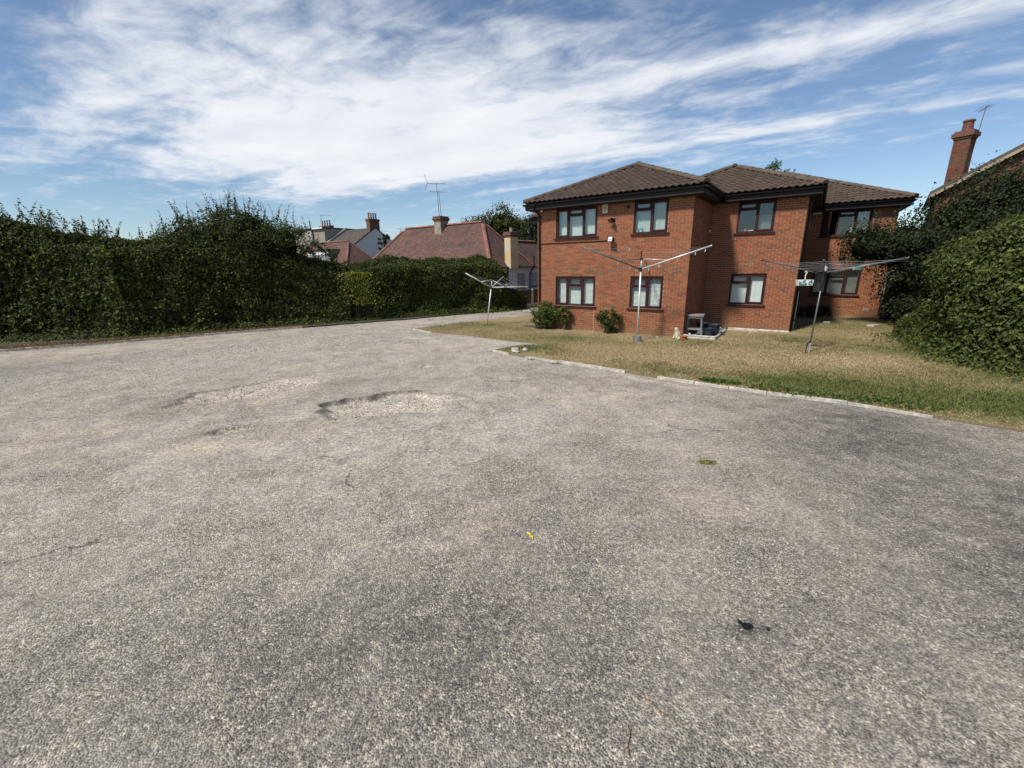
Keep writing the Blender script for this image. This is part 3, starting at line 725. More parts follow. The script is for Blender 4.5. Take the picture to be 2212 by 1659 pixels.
# hip and ridge caps
def cap_mesh(rad_, ln, mat, n=8):
    mb = MB(); pr = [(math.cos(math.pi * i / n) * rad_, math.sin(math.pi * i / n) * rad_ * .8) for i in range(n + 1)]
    A = [(x, 0, z + .012) for x, z in pr]; B = [(x, ln, z) for x, z in pr]; Cc = [(x * .86, 0, z * .86) for x, z in pr]
    mb.add(A + B + Cc, [(i + 1, i, n + 1 + i, n + 2 + i) for i in range(n)] + [tuple(range(n + 1)), tuple(range(2 * n + 1, n, -1))])
    o = mb.build('ridge_tile', mat, None, smooth=False); me_ = o.data; bpy.data.objects.remove(o); return me_
ridge_me = cap_mesh(.125, .44, m_ridge)
def caps(me_, p0, p1, ln, parent, lift=.0, name='ridge_tile'):
    p0, p1 = Vector(p0), Vector(p1); d = (p1 - p0); L = d.length; d.normalize()
    side = d.cross(Vector((0, 0, 1))).normalized(); upv = side.cross(d)
    n = int(L / ln)
    for i in range(max(1, n)):
        o = bpy.data.objects.new(name, me_); M = Matrix((side, d, upv)).transposed().to_4x4()
        M.translation = p0 + d * (i * ln) + upv * (lift + random.uniform(-.004, .006)); link(o, parent); o.matrix_local = M @ Matrix.Rotation(random.uniform(-.02, .02), 4, 'Z')
for nm, vend in (('A', 8.0), ('B', 12.0), ('C', 16.0)):
    u0, u1, vf = ROOFS[nm]; h = (u1 - u0) / 2; uc = (u0 + u1) / 2; za = ZE + h * TANP
    caps(ridge_me, (u0 + .02, vf + .02, ZE + .02), (uc, vf + h, za + .02), .40, roof) if nm == 'A' else None
    caps(ridge_me, (u1 - .02, vf + .02, ZE + .02), (uc, vf + h, za + .02), .40, roof)
    caps(ridge_me, (uc, vf + h, za + .03), (uc, vend, za + .03), .40, roof)
u0, u1, vf = RB; h = (u1 - u0) / 2
caps(ridge_me, (-1.35, vf + 1.72, ZE + 1.72 * TANP + .02), ((u0 + u1) / 2, vf + h, ZE + h * TANP + .02), .40, roof)
caps(ridge_me, (RD[0] + .02, RD[2] + .02, ZE + .02), (RD[0] + 2.0, RD[2] + 2.0, ZE + 2 * TANP + .02), .40, roof)

# ---- eaves: soffit, fascia, gutter as runs
def eaves(p0, p1, nout, e0=0.0, e1=0.0):
    """eave line p0->p1 in plan (tile edge), nout outward; fascia just inside"""
    a, b = Vector((*p0, 0)), Vector((*p1, 0)); d = (b - a).normalized(); n = Vector((*nout, 0))
    def run(name, off0, off1, z0, z1, mat, ex0=0., ex1=0.):
        mb = MB(); q = [a - d * ex0 + n * off0, b + d * ex1 + n * off0, b + d * ex1 + n * off1, a - d * ex0 + n * off1]
        mb.add([(p.x, p.y, z) for z in (z0, z1) for p in q], [(0, 3, 2, 1), (4, 5, 6, 7), (0, 1, 5, 4), (1, 2, 6, 5), (2, 3, 7, 6), (3, 0, 4, 7)])
        return mb.build(name, mat, house)
    run('fascia', -.075, -.05, 4.60, 4.80, m_fascia, e0 - .0, e1 - .0)
    mb = MB(); n_ = 7
    pr = [(math.cos(math.pi + math.pi * i / n_) * .056, math.sin(math.pi + math.pi * i / n_) * .056) for i in range(n_ + 1)]
    A = []; 
    for base in (a - d * (e0 + .05), b + d * (e1 + .05)):
        for x, z in pr:
            p = base + n * (x + .008); A.append((p.x, p.y, 4.795 + z))
        for x, z in reversed(pr):
            p = base + n * (x * .9 + .008); A.append((p.x, p.y, 4.795 + z * .9))
    k_ = len(A) // 2
    mb.add(A, [(i, (i + 1) % k_, k_ + (i + 1) % k_, k_ + i) for i in range(k_)] + [tuple(range(k_)), tuple(range(2 * k_ - 1, k_ - 1, -1))])
    mb.build('gutter', m_black, house)
eaves((-6.18, -.40), (.35, -.40), (0, -1))
eaves((.40, -.35), (.40, D1 - .47), (1, 0))
eaves((.46, D1 - .40), (3.32, D1 - .40), (0, -1))
eaves((3.37, D1 - .35), (3.37, D2 - .47), (1, 0))
eaves((3.43, D2 - .40), (6.33, D2 - .40), (0, -1))
eaves((6.38, D2 - .35), (6.38, 20.5), (1, 0))
eaves((-6.23, 4.1), (-6.23, -.35), (-1, 0))
eaves((-8.80, 4.2), (-6.3, 4.2), (0, -1)); eaves((-8.85, 20.5), (-8.85, 4.25), (-1, 0))
sf = MB()
for (a, b, c, d) in ((-6.16, .33, -.33, .02), (-.02, .33, .021, D1 - .33), (-.02, 3.30, D1 - .329, D1 + .02), (2.95, 3.30, D1 + .021, D2 - .33), (2.95, 6.31, D2 - .329, D2 + .02), (5.96, 6.31, D2 + .021, 20.5), (-6.16, -5.81, .021, 4.6), (-8.78, -6.161, 4.27, 4.62), (-8.78, -8.28, 4.621, 20.5)):
    sf.box(a, b, c, d, 4.58, 4.60)
sf.build('soffit', m_soffit, house)

# ---- windows
def blinds(mb, u0, u1, z0, z1, v, pitch=.048, tilt=.55, mi=0):
    z = z1 - .02
    while z > z0 + .02:
        w = .024; dz = math.sin(tilt) * w; dv = math.cos(tilt) * w
        mb.add([(u0, v - dv, z - dz), (u1, v - dv, z - dz), (u1, v + dv, z + dz), (u0, v + dv, z + dz), (u0, v - dv, z - dz - .003), (u1, v - dv, z - dz - .003), (u1, v + dv, z + dz - .003), (u0, v + dv, z + dz - .003)],
               [(0, 1, 2, 3), (7, 6, 5, 4), (4, 5, 1, 0)], mi)
        z -= pitch
    for u in (u0 + .28 * (u1 - u0), u0 + .72 * (u1 - u0)): mb.box(u - .006, u + .006, v - .028, v - .025, z0, z1, mi)
def window(key, z0, z1, cover, tr_z, open_col=None, label=None):
    k, u0, u1, mull, tcol = WINDOWS[key]
    fr = MB(); a, b = k + .045, k + .115
    ow, mw = .058, .062
    fr.box(u0, u1, a, b, z1 - ow, z1); fr.box(u0, u1, a, b, z0, z0 + ow)
    fr.box(u0, u0 + ow, a, b, z0 + ow, z1 - ow); fr.box(u1 - ow, u1, a, b, z0 + ow, z1 - ow)
    for mu in mull: fr.box(mu - mw / 2, mu + mw / 2, a, b, z0 + ow, z1 - ow)
    edges_ = [u0 + ow] + [q for mu in mull for q in (mu - mw / 2, mu + mw / 2)] + [u1 - ow]
    cols = [(edges_[2 * i], edges_[2 * i + 1]) for i in range(len(mull) + 1)]
    lights = []
    for i, (c0, c1) in enumerate(cols):
        if i == tcol:
            fr.box(c0, c1, a, b, tr_z - mw / 2, tr_z + mw / 2)
            lights += [(i, c0, c1, z0 + ow, tr_z - mw / 2, False), (i, c0, c1, tr_z + mw / 2, z1 - ow, True)]
        else: lights.append((i, c0, c1, z0 + ow, z1 - ow, True))
    win = fr.build('window', m_darkwood, house)
    bv = win.modifiers.new('bevel', 'BEVEL'); bv.width = .006; bv.segments = 1
    if label: win['label'] = label
    for (i, c0, c1, q0, q1, cas) in lights:
        if i == open_col: continue
        if cas:
            cs = MB(); w = .040; f0, f1 = k + .030, k + .095
            cs.box(c0 - .012, c1 + .012, f0, f1, q1 - w, q1 + .012); cs.box(c0 - .012, c1 + .012, f0, f1, q0 - .012, q0 + w)
            cs.box(c0 - .012, c0 + w, f0, f1, q0 + w, q1 - w); cs.box(c1 - w, c1 + .012, f0, f1, q0 + w, q1 - w)
            co = cs.build('casement', m_darkwood, win); bv = co.modifiers.new('bevel', 'BEVEL'); bv.width = .006; bv.segments = 1
            g0, g1, h0, h1 = c0 + w, c1 - w, q0 + w, q1 - w
        else: g0, g1, h0, h1 = c0, c1, q0, q1
        MB().box(g0 - .005, g1 + .005, k + .068, k + .076, h0 - .005, h1 + .005).build('pane', m_glass, win)
        # pale spacer bead
        bd = MB(); e_ = .006
        for (x0, x1, y0, y1) in ((g0, g1, h1 - e_, h1), (g0, g1, h0, h0 + e_), (g0, g0 + e_, h0, h1), (g1 - e_, g1, h0, h1)): bd.box(x0, x1, k + .062, k + .067, y0, y1)
        bd.build('bead', m_steelgrey, win)
    sl = MB(); sl.box(u0 - .07, u1 + .07, k - .055, k + .046, z0 - .045, z0 - .004); sl.box(u0 - .07, u1 + .07, k - .055, k - .035, z0 - .06, z0 - .045)
    sl.build('sill', m_darkwood, win)
    if cover: cover(win, k, u0 + .04, u1 - .04, z0 + .04, z1 - .04)
    return win
def cov_slats(pitch, tilt):
    def f(win, k, u0, u1, z0, z1):
        mb = MB(); blinds(mb, u0, u1, z0, z1, k + .19, pitch, tilt); mb.build('venetian_blind', m_blind, win)
    return f
def cov_roller(win, k, u0, u1, z0, z1):
    mb = MB(); mb.box(u0, u1, k + .20, k + .205, z0, z1); mb.build('roller_blind', m_blind_g, win)
def cov_half(win, k, u0, u1, z0, z1):
    mb = MB(); blinds(mb, u0, u1, z0, z1 - .0, k + .19, .03, 1.05); mb.build('venetian_blind', m_blind_g, win)
def cov_net(win, k, u0, u1, z0, z1):
    def drape(x0, x1, name):
        mb = MB(); n_ = 26; P_ = []
        for i in range(n_ + 1):
            t = i / n_; x = x0 + (x1 - x0) * t; v_ = k + .22 + .03 * math.sin(t * 34) + .01 * math.sin(t * 71)
            P_ += [(x, v_, z1), (x + .05 * math.sin(t * 9), v_, z0 + .05)]
        mb.add(P_, [(2 * i, 2 * i + 1, 2 * i + 3, 2 * i + 2) for i in range(n_)]); mb.build(name, m_net, win, smooth=True)
    drape(u0 + .62 * (u1 - u0), u1, 'net_curtain')
def cov_low(win, k, u0, u1, z0, z1):
    mb = MB(); mb.box(u0, u1, k + .24, k + .246, z0 + .06, z1); mb.build('roller_blind', plain('grey_blind', (.16, .16, .14), .9), win)
    MB().box(u0, u1, k + .13, k + .30, z0 - .02, z0 + .03).build('inner_sill', m_white, win)
window('A1', Z_UO, Z_UT, cov_roller, 4.31, label='upper window with a pale roller blind drawn'); window('A2', Z_UO, Z_UT, cov_half, 4.29)
window('A1', Z_LO, Z_LT, cov_slats(.044, .72), 1.745); window('A2', Z_LO, Z_LT, cov_slats(.044, .72), 1.745)
window('B1', Z_UO, Z_UT, None, 4.31); window('B1', Z_LO, Z_LT, cov_slats(.036, .95), 1.76)
wc = window('C1', Z_UO, Z_UT, cov_net, 4.34, open_col=0); window('C1', Z_LO, Z_LT, cov_low, 1.75)
# sash rail and leaning board seen behind the upper glass beside the corner
mb = MB(); mb.box(1.52, 2.0, D1 + .17, D1 + .20, 4.06, 4.10); mb.box(1.55, 1.98, D1 + .25, D1 + .27, 3.56, 4.05); mb.build('inner_screen', m_steelgrey, house)
# the open casement swings out on its left edge
oc = empty('casement', (3.46, D2 + .03, 0)); oc.parent = wc; oc.rotation_euler = (0, 0, rad(-62))
cs = MB(); q0, q1 = Z_UO + .05, Z_UT - .05; w = .045; L_ = .49
cs.box(0, L_, -.02, .035, q1 - w, q1); cs.box(0, L_, -.02, .035, q0, q0 + w); cs.box(0, w, -.02, .035, q0 + w, q1 - w); cs.box(L_ - w, L_, -.02, .035, q0 + w, q1 - w)
me_o = cs.build('casement_frame', m_darkwood, None)
bpy.data.objects.remove(oc)
me_o.name = 'casement'; me_o.parent = wc; me_o.location = (3.46, D2 + .03, 0); me_o.rotation_euler = (0, 0, rad(-62)); me_o['label'] = 'casement standing open'
gp = MB().box(w, L_ - w, .004, .012, q0 + w, q1 - w).build('pane', m_glass, wc); gp.location = me_o.location; gp.rotation_euler = me_o.rotation_euler

# ---- downpipes, conduits and small fixings that belong to the house
def downpipe(u, v, z0, off, wallo, mat=m_black, r=.036):
    mb = MB(); mb.tube((u, v, z0), (u, v, 4.42), r, r, 10)
    mb.path([(u, v, 4.42), (u + wallo[0], v + wallo[1], 4.62), (u + wallo[0], v + wallo[1], 4.76)], r, 10)
    for z in (z0 + .35, 1.75, 3.2, 4.3): mb.tube((u, v, z), (u, v, z + .06), r * 1.35, r * 1.35, 10); mb.box(u - .07, u + .07, v + .02, v + .06, z + .015, z + .045)
    return mb.build('downpipe', mat, house, smooth=False)
downpipe(-5.72, -.055, .06, 0, (-.05, -.35)); downpipe(2.92 + .12, D1 + .35, .06, 0, (.25, 0))
mb = MB(); mb.tube((2.97 + .09, D1 + .62, .05), (2.97 + .09, D1 + .62, 1.45), .03, .03, 8); mb.build('waste_pipe', m_white, house)
mb = MB(); mb.path([(-5.70, -.02, 3.35), (-2.80, -.02, 3.35)], .014, 6); mb.build('conduit', m_black, house)
mb = MB(); mb.box(-3.325, -3.31, -.006, .0, .02, .93); mb.build('movement_joint', m_mortar, house)
mb = MB(); mb.box(5.44, 5.66, D2 - .012, D2 + .01, .27, .42)
for i in range(6): mb.box(5.45, 5.65, D2 - .02, D2 - .012, .285 + i * .021, .292 + i * .021)
mb.build('air_brick', plain('pale_vent', (.36, .27, .20), .9), house)
mb = MB(); mb.tube((3.02, D2 - .2, 4.50), (3.34, D2 - .2, 4.52), .045, .045, 8); mb.build('overflow_pipe', m_white, house)
# timber edging along the foot of the stepped wall
mb = MB(); mb.tube((1.02, D1 - .12, .06), (2.99, D1 - .10, .06), .055, .05, 10); mb.tube((1.02, D1 - .24, .035), (2.02, D1 - .23, .035), .03, .03, 8)
lg = mb.build('timber_edging', m_edge); lg.location = (OX, OY, 0); lg.rotation_euler = (0, 0, -YAW)
tag(lg, 'pale weathered log edging along the foot of the recessed brick wall', 'log edging')

# ---- alarm box and lamps (separate fittings)
def at_house(o, u, v, z, rz=0.0): o.location = hw(u, v, z); o.rotation_euler = (0, 0, -YAW + rz); return o
al_ = empty('alarm_box'); at_house(al_, -2.99, 0, 4.28); tag(al_, 'cream burglar alarm box on the brick wall between the upper windows', 'alarm box')
b = MB().box(-.10, .10, -.075, -.003, 0, .33).build('casing', m_cream, al_); bv = b.modifiers.new('bevel', 'BEVEL'); bv.width = .012; bv.segments = 2
mb = MB()
for i in range(20):
    t0_, t1_ = 2 * math.pi * i / 20, 2 * math.pi * (i + 1) / 20
    mb.tube((.06 * math.cos(t0_), -.077, .245 + .06 * math.sin(t0_)), (.06 * math.cos(t1_), -.077, .245 + .06 * math.sin(t1_)), .009, .009, 5)
mb.build('sounder_ring', m_black, al_)
mb = MB()
for z, wd in ((.145, .062), (.080, .052), (.060, .045)): 
    x = -wd
    while x < wd: q = random.uniform(.008, .018); mb.box(x, x + q, -.0785, -.0755, z, z + (.020 if z > .1 else .011)); x += q + .006
mb.build('lettering', plain('faded_print', (.10, .10, .12), .6), al_)
def floodlight(u, z, aim, on, label, sz=1.0):
    e = empty('floodlight'); at_house(e, u, 0, z); tag(e, label, 'lamp')
    mb = MB(); mb.box(-.02, .02, -.11, -.003, -.03, .03); mb.box(-.045, .045, -.012, -.003, -.06, .06); mb.build('bracket', m_black, e)
    h = MB(); w, hh_, d = .115 * sz, .10 * sz, .055
    h.add([(-w, -d, -hh_), (w, -d, -hh_), (w, -d, hh_), (-w, -d, hh_), (-w * .6, d, -hh_ * .6), (w * .6, d, -hh_ * .6), (w * .6, d, hh_ * .6), (-w * .6, d, hh_ * .6)],
          [(0, 1, 2, 3), (5, 4, 7, 6), (1, 0, 4, 5), (2, 1, 5, 6), (3, 2, 6, 7), (0, 3, 7, 4)])
    t_ = .018
    for q in ((-w, w, hh_ - t_, hh_), (-w, w, -hh_, -hh_ + t_), (-w, -w + t_ * 1.6, -hh_ + t_, hh_ - t_), (w - t_, w, -hh_ + t_, hh_ - t_)): h.box(q[0], q[1], -d - .014, -d, q[2], q[3])
    ho = h.build('lamp_housing', m_black, e); ho.location = (aim[0], -.17, 0); ho.rotation_euler = (rad(aim[1]), 0, rad(aim[2]))
    MB().box(-w + t_ * 1.6, w - t_, -d - .008, -d - .001, -hh_ + t_, hh_ - t_).build('reflector', m_alu if on else m_steelgrey, ho)
    if on: MB().tube((-.05, -d - .012, 0), (.05, -d - .012, 0), .016, .016, 8).build('lamp_tube', m_white, ho)
floodlight(-2.66, 3.38, (-.02, -14, -14), True, 'black square floodlight with silver reflector at the end of the wall conduit')
floodlight(-2.66, 4.03, (-.03, 42, -35), False, 'small grey lamp tilted down on the brick wall below the alarm box', .8)
e = empty('motion_sensor'); at_house(e, -2.16, 0, 4.43); tag(e, 'small dark motion sensor with looped cable beside the upper window', 'sensor')
MB().lathe([(0, -.05), (.035, -.045), (.045, 0), (.04, .04), (.0, .05)], (0, -.07, 0), 12).build('sensor_head', m_black, e)
MB().box(-.03, .03, -.04, -.003, -.04, .04).build('base', m_black, e)
mb = MB(); mb.path([(.02, -.01, .05), (.07, -.012, .07), (.10, -.012, .0), (.08, -.012, -.14)], .007, 5); mb.build('cable', m_line, e)
e = empty('eave_camera'); at_house(e, -5.56, -.14, 4.56); tag(e, 'small cream dome fitting under the eaves above the black downpipe', 'camera')
MB().lathe([(.0, .02), (.05, .02), (.05, -.01), (.035, -.045), (0, -.055)], (0, 0, 0), 12).build('dome', m_cream, e)
# objects standing on window ledges
e = MB(); e.box(-.06, .06, -.04, .04, 0, .16); e.add([(-.06, -.04, .16), (.06, -.04, .16), (.06, .04, .16), (-.06, .04, .16), (-.045, 0, .22), (.045, 0, .22)], [(0, 1, 5, 4), (1, 2, 5), (2, 3, 4, 5), (3, 0, 4)]); e.box(-.02, .02, -.043, -.04, .06, .12, 1)
o = e.build('teal_carton', [m_teal, m_white]); at_house(o, -1.72, .15, Z_UO + .005); tag(o, 'teal gabled carton standing inside the upper window', 'carton')
o = MB().lathe([(0, 0), (.05, 0), (.055, .10), (.03, .14), (.035, .16), (0, .16)], n=12).build('glass_jar', m_steelgrey); at_house(o, -1.85, .15, Z_UO + .005); tag(o, 'grey jar beside the teal carton on the upper window ledge', 'jar')
o = MB().lathe([(0, 0), (.05, 0), (.07, .06), (.04, .10), (.045, .13), (0, .14)], n=12).build('ornament', m_terra); at_house(o, 1.16, D1 + .16, Z_UO + .005); tag(o, 'small terracotta ornament on the ledge of the dark upper window', 'ornament')
o = MB().box(-.08, .08, -.03, .03, 0, .09).build('white_box', m_white); at_house(o, 1.34, D1 + .16, Z_UO + .005); tag(o, 'small white box beside the terracotta ornament on the window ledge', 'box')

# ================================================================== GARDEN THINGS BY THE WALL
# paved corner with log edging
e = empty('corner_bed', hw(0, 0), -YAW); tag(e, 'grey slab corner framed by pale rounded log edging beside the brick wall', 'planting bed')
MB().box(.02, .98, .08, 2.84, .01, .085).build('slab', m_slab, e)
for z, r in ((.05, .045), (.125, .04)):
    MB().tube((.02, .03 - (.03 if z < .1 else 0), z), (1.04, .03 - (.03 if z < .1 else 0), z), r, r * .95, 10).build('log', m_edge, e)
for i in range(2): MB().tube((1.01, .06 + i * 1.0, .09), (1.01, 1.04 + i * 1.0, .095), .05, .047, 10).build('log', m_edge, e)
# weathered stool table
st = empty('wooden_stool', hw(.27, .50, .085), -YAW + .08); tag(st, 'weathered grey wooden stool table standing in the wall corner', 'stool')
b = MB().box(-.27, .27, -.22, .24, .66, .72).build('top', m_wood_grey, st); bv = b.modifiers.new('b', 'BEVEL'); bv.width = .006
for x in (-.22, .20):
    for y in (-.17, .19): MB().obox((x + (.02 if x > 0 else -.01), y, .33), (.024, 0, 0), (0, .024, 0), (-.02 if x > 0 else .01, 0, .33)).build('leg', m_wood_grey, st)
MB().box(-.24, .23, -.20, -.175, .20, .27).build('rail', m_wood_grey, st); MB().box(-.24, .23, .195, .22, .20, .27).build('rail', m_wood_grey, st)
MB().box(-.22, .20, -.185, -.165, .60, .66).build('rail', m_wood_grey, st)
def pot(u, v, z, r, h, mat, name, label, group=None, cat='plant pot'):
    o = MB().lathe([(0, 0), (r * .72, 0), (r * .95, h * .86), (r * 1.06, h * .86), (r * 1.08, h), (r * .98, h), (r * .9, h * .88), (r * .7, .03), (0, .03)], n=20).build(name, mat, smooth=False)
    at_house(o, u, v, z); tag(o, label, cat, group); return o
pot(.72, .52, .087, .16, .27, m_pot, 'plant_pot', 'small dark empty plant pot in front of two larger ones', 'dark plant pots')
pot(.82, .92, .087, .21, .36, m_pot, 'plant_pot', 'large dark plant pot behind the small one at the slab edge', 'dark plant pots')
pot(.40, 1.10, .087, .21, .36, m_pot, 'plant_pot', 'large dark plant pot half hidden behind the wooden stool', 'dark plant pots')
pot(.13, -.42, .045, .13, .13, m_terra, 'terracotta_pot', 'shallow terracotta pot on the lawn at the brick corner')
o = MB().lathe([(0, 0), (.10, 0), (.15, .02), (.02, .30), (0, .31)], n=8).build('grey_sack', m_steelgrey); at_house(o, .45, .62, .087); tag(o, 'slumped grey sack under the wooden stool', 'sack')
for (u, v, z, r, lb) in ((.78, 2.3, .12, .06, 'white ball lying by the log edging below the recessed wall'), (.12, .42, .12, .055, 'white stone under the wooden stool')):
    o = MB().lathe([(0, -r * .8), (r * .7, -r * .6), (r, 0), (r * .7, r * .6), (0, r * .8)], n=12).build('white_stone', m_white, smooth=True); at_house(o, u, v, z + .01); tag(o, lb, 'stone')
# seated cat ornament: one mesh grown from a skeleton
def skin(name, verts, edges_, radii, mat, root=0, sub=2):
    me = bpy.data.meshes.new(name); me.from_pydata(verts, edges_, []); o = bpy.data.objects.new(name, me); link(o)
    md = o.modifiers.new('skin', 'SKIN')
    for i, r in enumerate(radii): me.skin_vertices[0].data[i].radius = r if isinstance(r, tuple) else (r, r)
    me.skin_vertices[0].data[root].use_root = True
    s_ = o.modifiers.new('sub', 'SUBSURF'); s_.levels = sub; s_.render_levels = sub
    me.materials.append(mat); return o
cat = skin('cat_ornament', [(.05, 0, .09), (.03, 0, .19), (-.01, 0, .29), (-.05, 0, .345), (-.10, 0, .335), (-.04, .06, .12), (-.09, .06, .03), (-.04, -.06, .12), (-.09, -.06, .03), (.02, .10, .05), (-.07, .12, .025), (.02, -.10, .05), (-.07, -.12, .025), (.16, .04, .035), (.20, -.04, .03), (-.035, .045, .405), (-.035, -.045, .405)],
           [(0, 1), (1, 2), (2, 3), (3, 4), (1, 5), (5, 6), (1, 7), (7, 8), (0, 9), (9, 10), (0, 11), (11, 12), (0, 13), (13, 14), (3, 15), (3, 16)],
           [.115, .10, .065, .07, .04, .04, .035, .04, .035, .06, .035, .06, .035, .03, .02, .018, .018], m_stonecat)
at_house(cat, -.09, -.42, .035, .9); tag(cat, 'small cream stone cat ornament sitting by the brick corner', 'ornament')
o = MB().lathe([(0, 0), (.05, .01), (.055, .03), (.02, .055), (0, .055)], n=8).build('white_stone', m_rocks); at_house(o, -.75, -.42, .04); tag(o, 'small pale stone on the lawn left of the cat ornament', 'stone')
# dug flower bed at the house corner
mb = MB(); P_ = []
for i in range(18):
    t = 2 * math.pi * i / 18; P_.append((1.35 + (.95 + .2 * math.sin(3 * t)) * math.cos(t) * .9, 17.7 + .42 * math.sin(t) - .35 * math.cos(t), .062))
mb.add(P_ + [(1.35, 17.7, .10)], [(i, (i + 1) % 18, 18) for i in range(18)]); tag(mb.build('flower_bed', m_soil), kind='structure')
# rocks at the tip of the kerb
def rock(x, y, z, s, seed, label):
    bm = bmesh.new(); bmesh.ops.create_icosphere(bm, subdivisions=2, radius=1); r = random.Random(seed)
    ph = [r.uniform(0, 6) for _ in range(6)]
    for v in bm.verts:
        k_ = 1 + .18 * math.sin(3 * v.co.x + ph[0]) + .16 * math.sin(4 * v.co.y + ph[1]) + .1 * math.sin(7 * v.co.z + ph[2])
        v.co = Vector((v.co.x * s[0] * k_, v.co.y * s[1] * k_, v.co.z * s[2] * k_))
    me = bpy.data.meshes.new('rock'); bm.to_mesh(me); bm.free(); me.materials.append(m_rocks); o = bpy.data.objects.new('rock', me); o.location = (x, y, z); o.rotation_euler = (0, 0, r.uniform(0, 3)); link(o)
    tag(o, label, 'rock', 'pale rocks at the lawn tip'); return o
rock(.12, 12.93, .07, (.17, .09, .05), 1, 'flat pale rock nearest the driveway recess at the pointed lawn tip')
rock(.14, 12.62, .07, (.18, .10, .05), 2, 'flat pale rock beside the kerb at the pointed lawn tip')
rock(.42, 12.82, .07, (.10, .13, .06), 3, 'upright pale rock right of the two flat ones at the lawn tip')
def tar(x, y, s, seed, label):
    o = rock(x, y, float(drive_h(np.array([x]), np.array([y]))[0][0]) + .002, s, seed, label); o.name = 'tar_lump'; o.data.materials[0] = m_black; o['category'] = 'tar lump'; o['group'] = 'black tar lumps on the drive'
tar(1.70, 2.52, (.045, .03, .010), 5, 'larger black lump of tar pressed into the near tarmac'); tar(1.83, 2.49, (.016, .010, .008), 6, 'small black crumb of tar beside the larger black lump'); tar(1.66, 2.56, (.018, .02, .006), 8, 'flat black fleck touching the larger lump of tar')
# litter on the drive
o = MB().box(-.14, .14, -.06, .06, 0, .035).build('broken_slab_piece', m_rocks); o.location = (-4.0, 21.2, .05); o.rotation_euler = (.1, .05, .4); tag(o, 'pale broken slab piece lying on the drive by the hedge', 'debris')

# ================================================================== ROTARY DRYERS
def dryer(name, base, hub, top, tips, mats, label, nlines, struts=True, tub=False, r=.024):
    base, hub, top = Vector(base), Vector(hub), Vector(top); e = empty(name, base); tag(e, label, 'clothes dryer')
    L = lambda p: Vector(p) - base
    pole = MB(); pole.tube(L(base), L(hub), r, r, 12); pole.tube(L(hub), L(top), r * .8, r * .8, 12); pole.build('pole', mats[0], e, smooth=True)
    hb = MB(); ax = (hub - base).normalized(); hb.tube(L(hub) - ax * .05, L(hub) + ax * .05, r * 1.9, r * 1.9, 12); hb.tube(L(top) - ax * .03, L(top) + ax * .03, r * 1.5, r * 1.5, 12); hb.build('hub', m_darksteel if mats[2] is None else mats[2], e)
    T = [Vector(t) for t in tips]
    for i, t in enumerate(T):
        mb = MB(); mb.tube(L(hub), L(t), r * .88, r * .82, 10); mb.tube(L(t), L(t) + (t - hub).normalized() * .03, r * .95, r * .95, 10)
        mb.build('arm', mats[1][i % len(mats[1])], e, smooth=True)
        if struts:
            q = hub.lerp(t, .42); mb = MB(); mb.tube(L(top), L(q), r * .45, r * .45, 8); mb.build('strut', mats[1][i % len(mats[1])], e, smooth=True)
    ln = MB(); n_ = len(T)
    for j in range(nlines):
        f = 1.0 - .72 * j / max(1, nlines - 1)
        for i in range(n_):
            a, b = hub.lerp(T[i], f), hub.lerp(T[(i + 1) % n_], f)
            off = Vector((0, 0, -.03)); m_ = (a + b) / 2 + Vector((0, 0, -.03 - .03 * random.random()))
            ln.tube(L(a + off), L(m_ + off), .0026, .0026, 4); ln.tube(L(m_ + off), L(b + off), .0026, .0026, 4)
    ln.build('washing_line', m_line, e)
    return e, L
def peg(p, mat, label, group, tilt=0.0, ln=.075):
    e = empty('clothes_peg', p, random.uniform(0, 3)); tag(e, label, 'clothes peg', group)
    MB().obox((-.006, 0, -.028), (.004, 0, tilt * .01), (0, .006, 0), (tilt * .02, 0, ln / 2)).build('prong', mat, e)
    MB().obox((.006, 0, -.028), (.004, 0, -tilt * .01), (0, .006, 0), (-.006, 0, ln / 2)).build('prong', mat, e)
d2t = [(2.14, 13.0, 3.03), (5.88, 13.0, 3.0), (4.52, 15.2, 2.93)]
d2h = Vector((4.18, 14.02, 2.36))
e, L = dryer('rotary_dryer', (4.20, 14.02, .04), d2h, (4.19, 14.02, 2.68), d2t, (m_alu, [m_steelgrey, m_alu, m_darksteel], None), 'silver rotary clothes dryer set in a steel tub by the brick wall', 4, True, True, .027)
MB().lathe([(0, -.02), (.135, -.02), (.14, .17), (.133, .17), (.125, .02), (0, .02)], (0, 0, 0), 24).build('tub', m_galv, e, smooth=False)
MB().lathe([(0, .13), (.13, .13), (.13, .10)], (0, 0, 0), 24).build('concrete_fill', m_concrete, e)
for f, ai, mt, tl in ((.93, 1, m_peg_w, .2), (.80, 1, m_peg_w, .1), (.55, 1, m_peg_y, .6), (.28, 1, m_peg_w, .0), (.12, 1, m_peg_w, .3), (.42, 0, m_peg_w, .8), (.20, 0, m_peg_w, .2), (.09, 0, m_peg_w, .1), (.06, 0, m_peg_y, .7)):
    p = d2h.lerp(Vector(d2t[ai]), f) + Vector((0, 0, -.05)); nm_ = 'yellowish wooden' if mt is m_peg_y else 'white'
    where = {.93: 'at the very tip of the bright silver arm', .80: 'second in from the tip of the bright silver arm', .55: 'halfway along the bright silver arm', .28: 'on the inner third of the bright silver arm', .12: 'next to the hub on the bright silver arm',
             .42: 'near the middle of the dull grey arm', .20: 'on the inner part of the dull grey arm', .09: 'second from the hub on the dull grey arm', .06: 'closest to the hub on the dull grey arm'}[f]
    peg(p, mt, '%s clothes peg %s' % (nm_, where), 'pegs on the silver dryer')
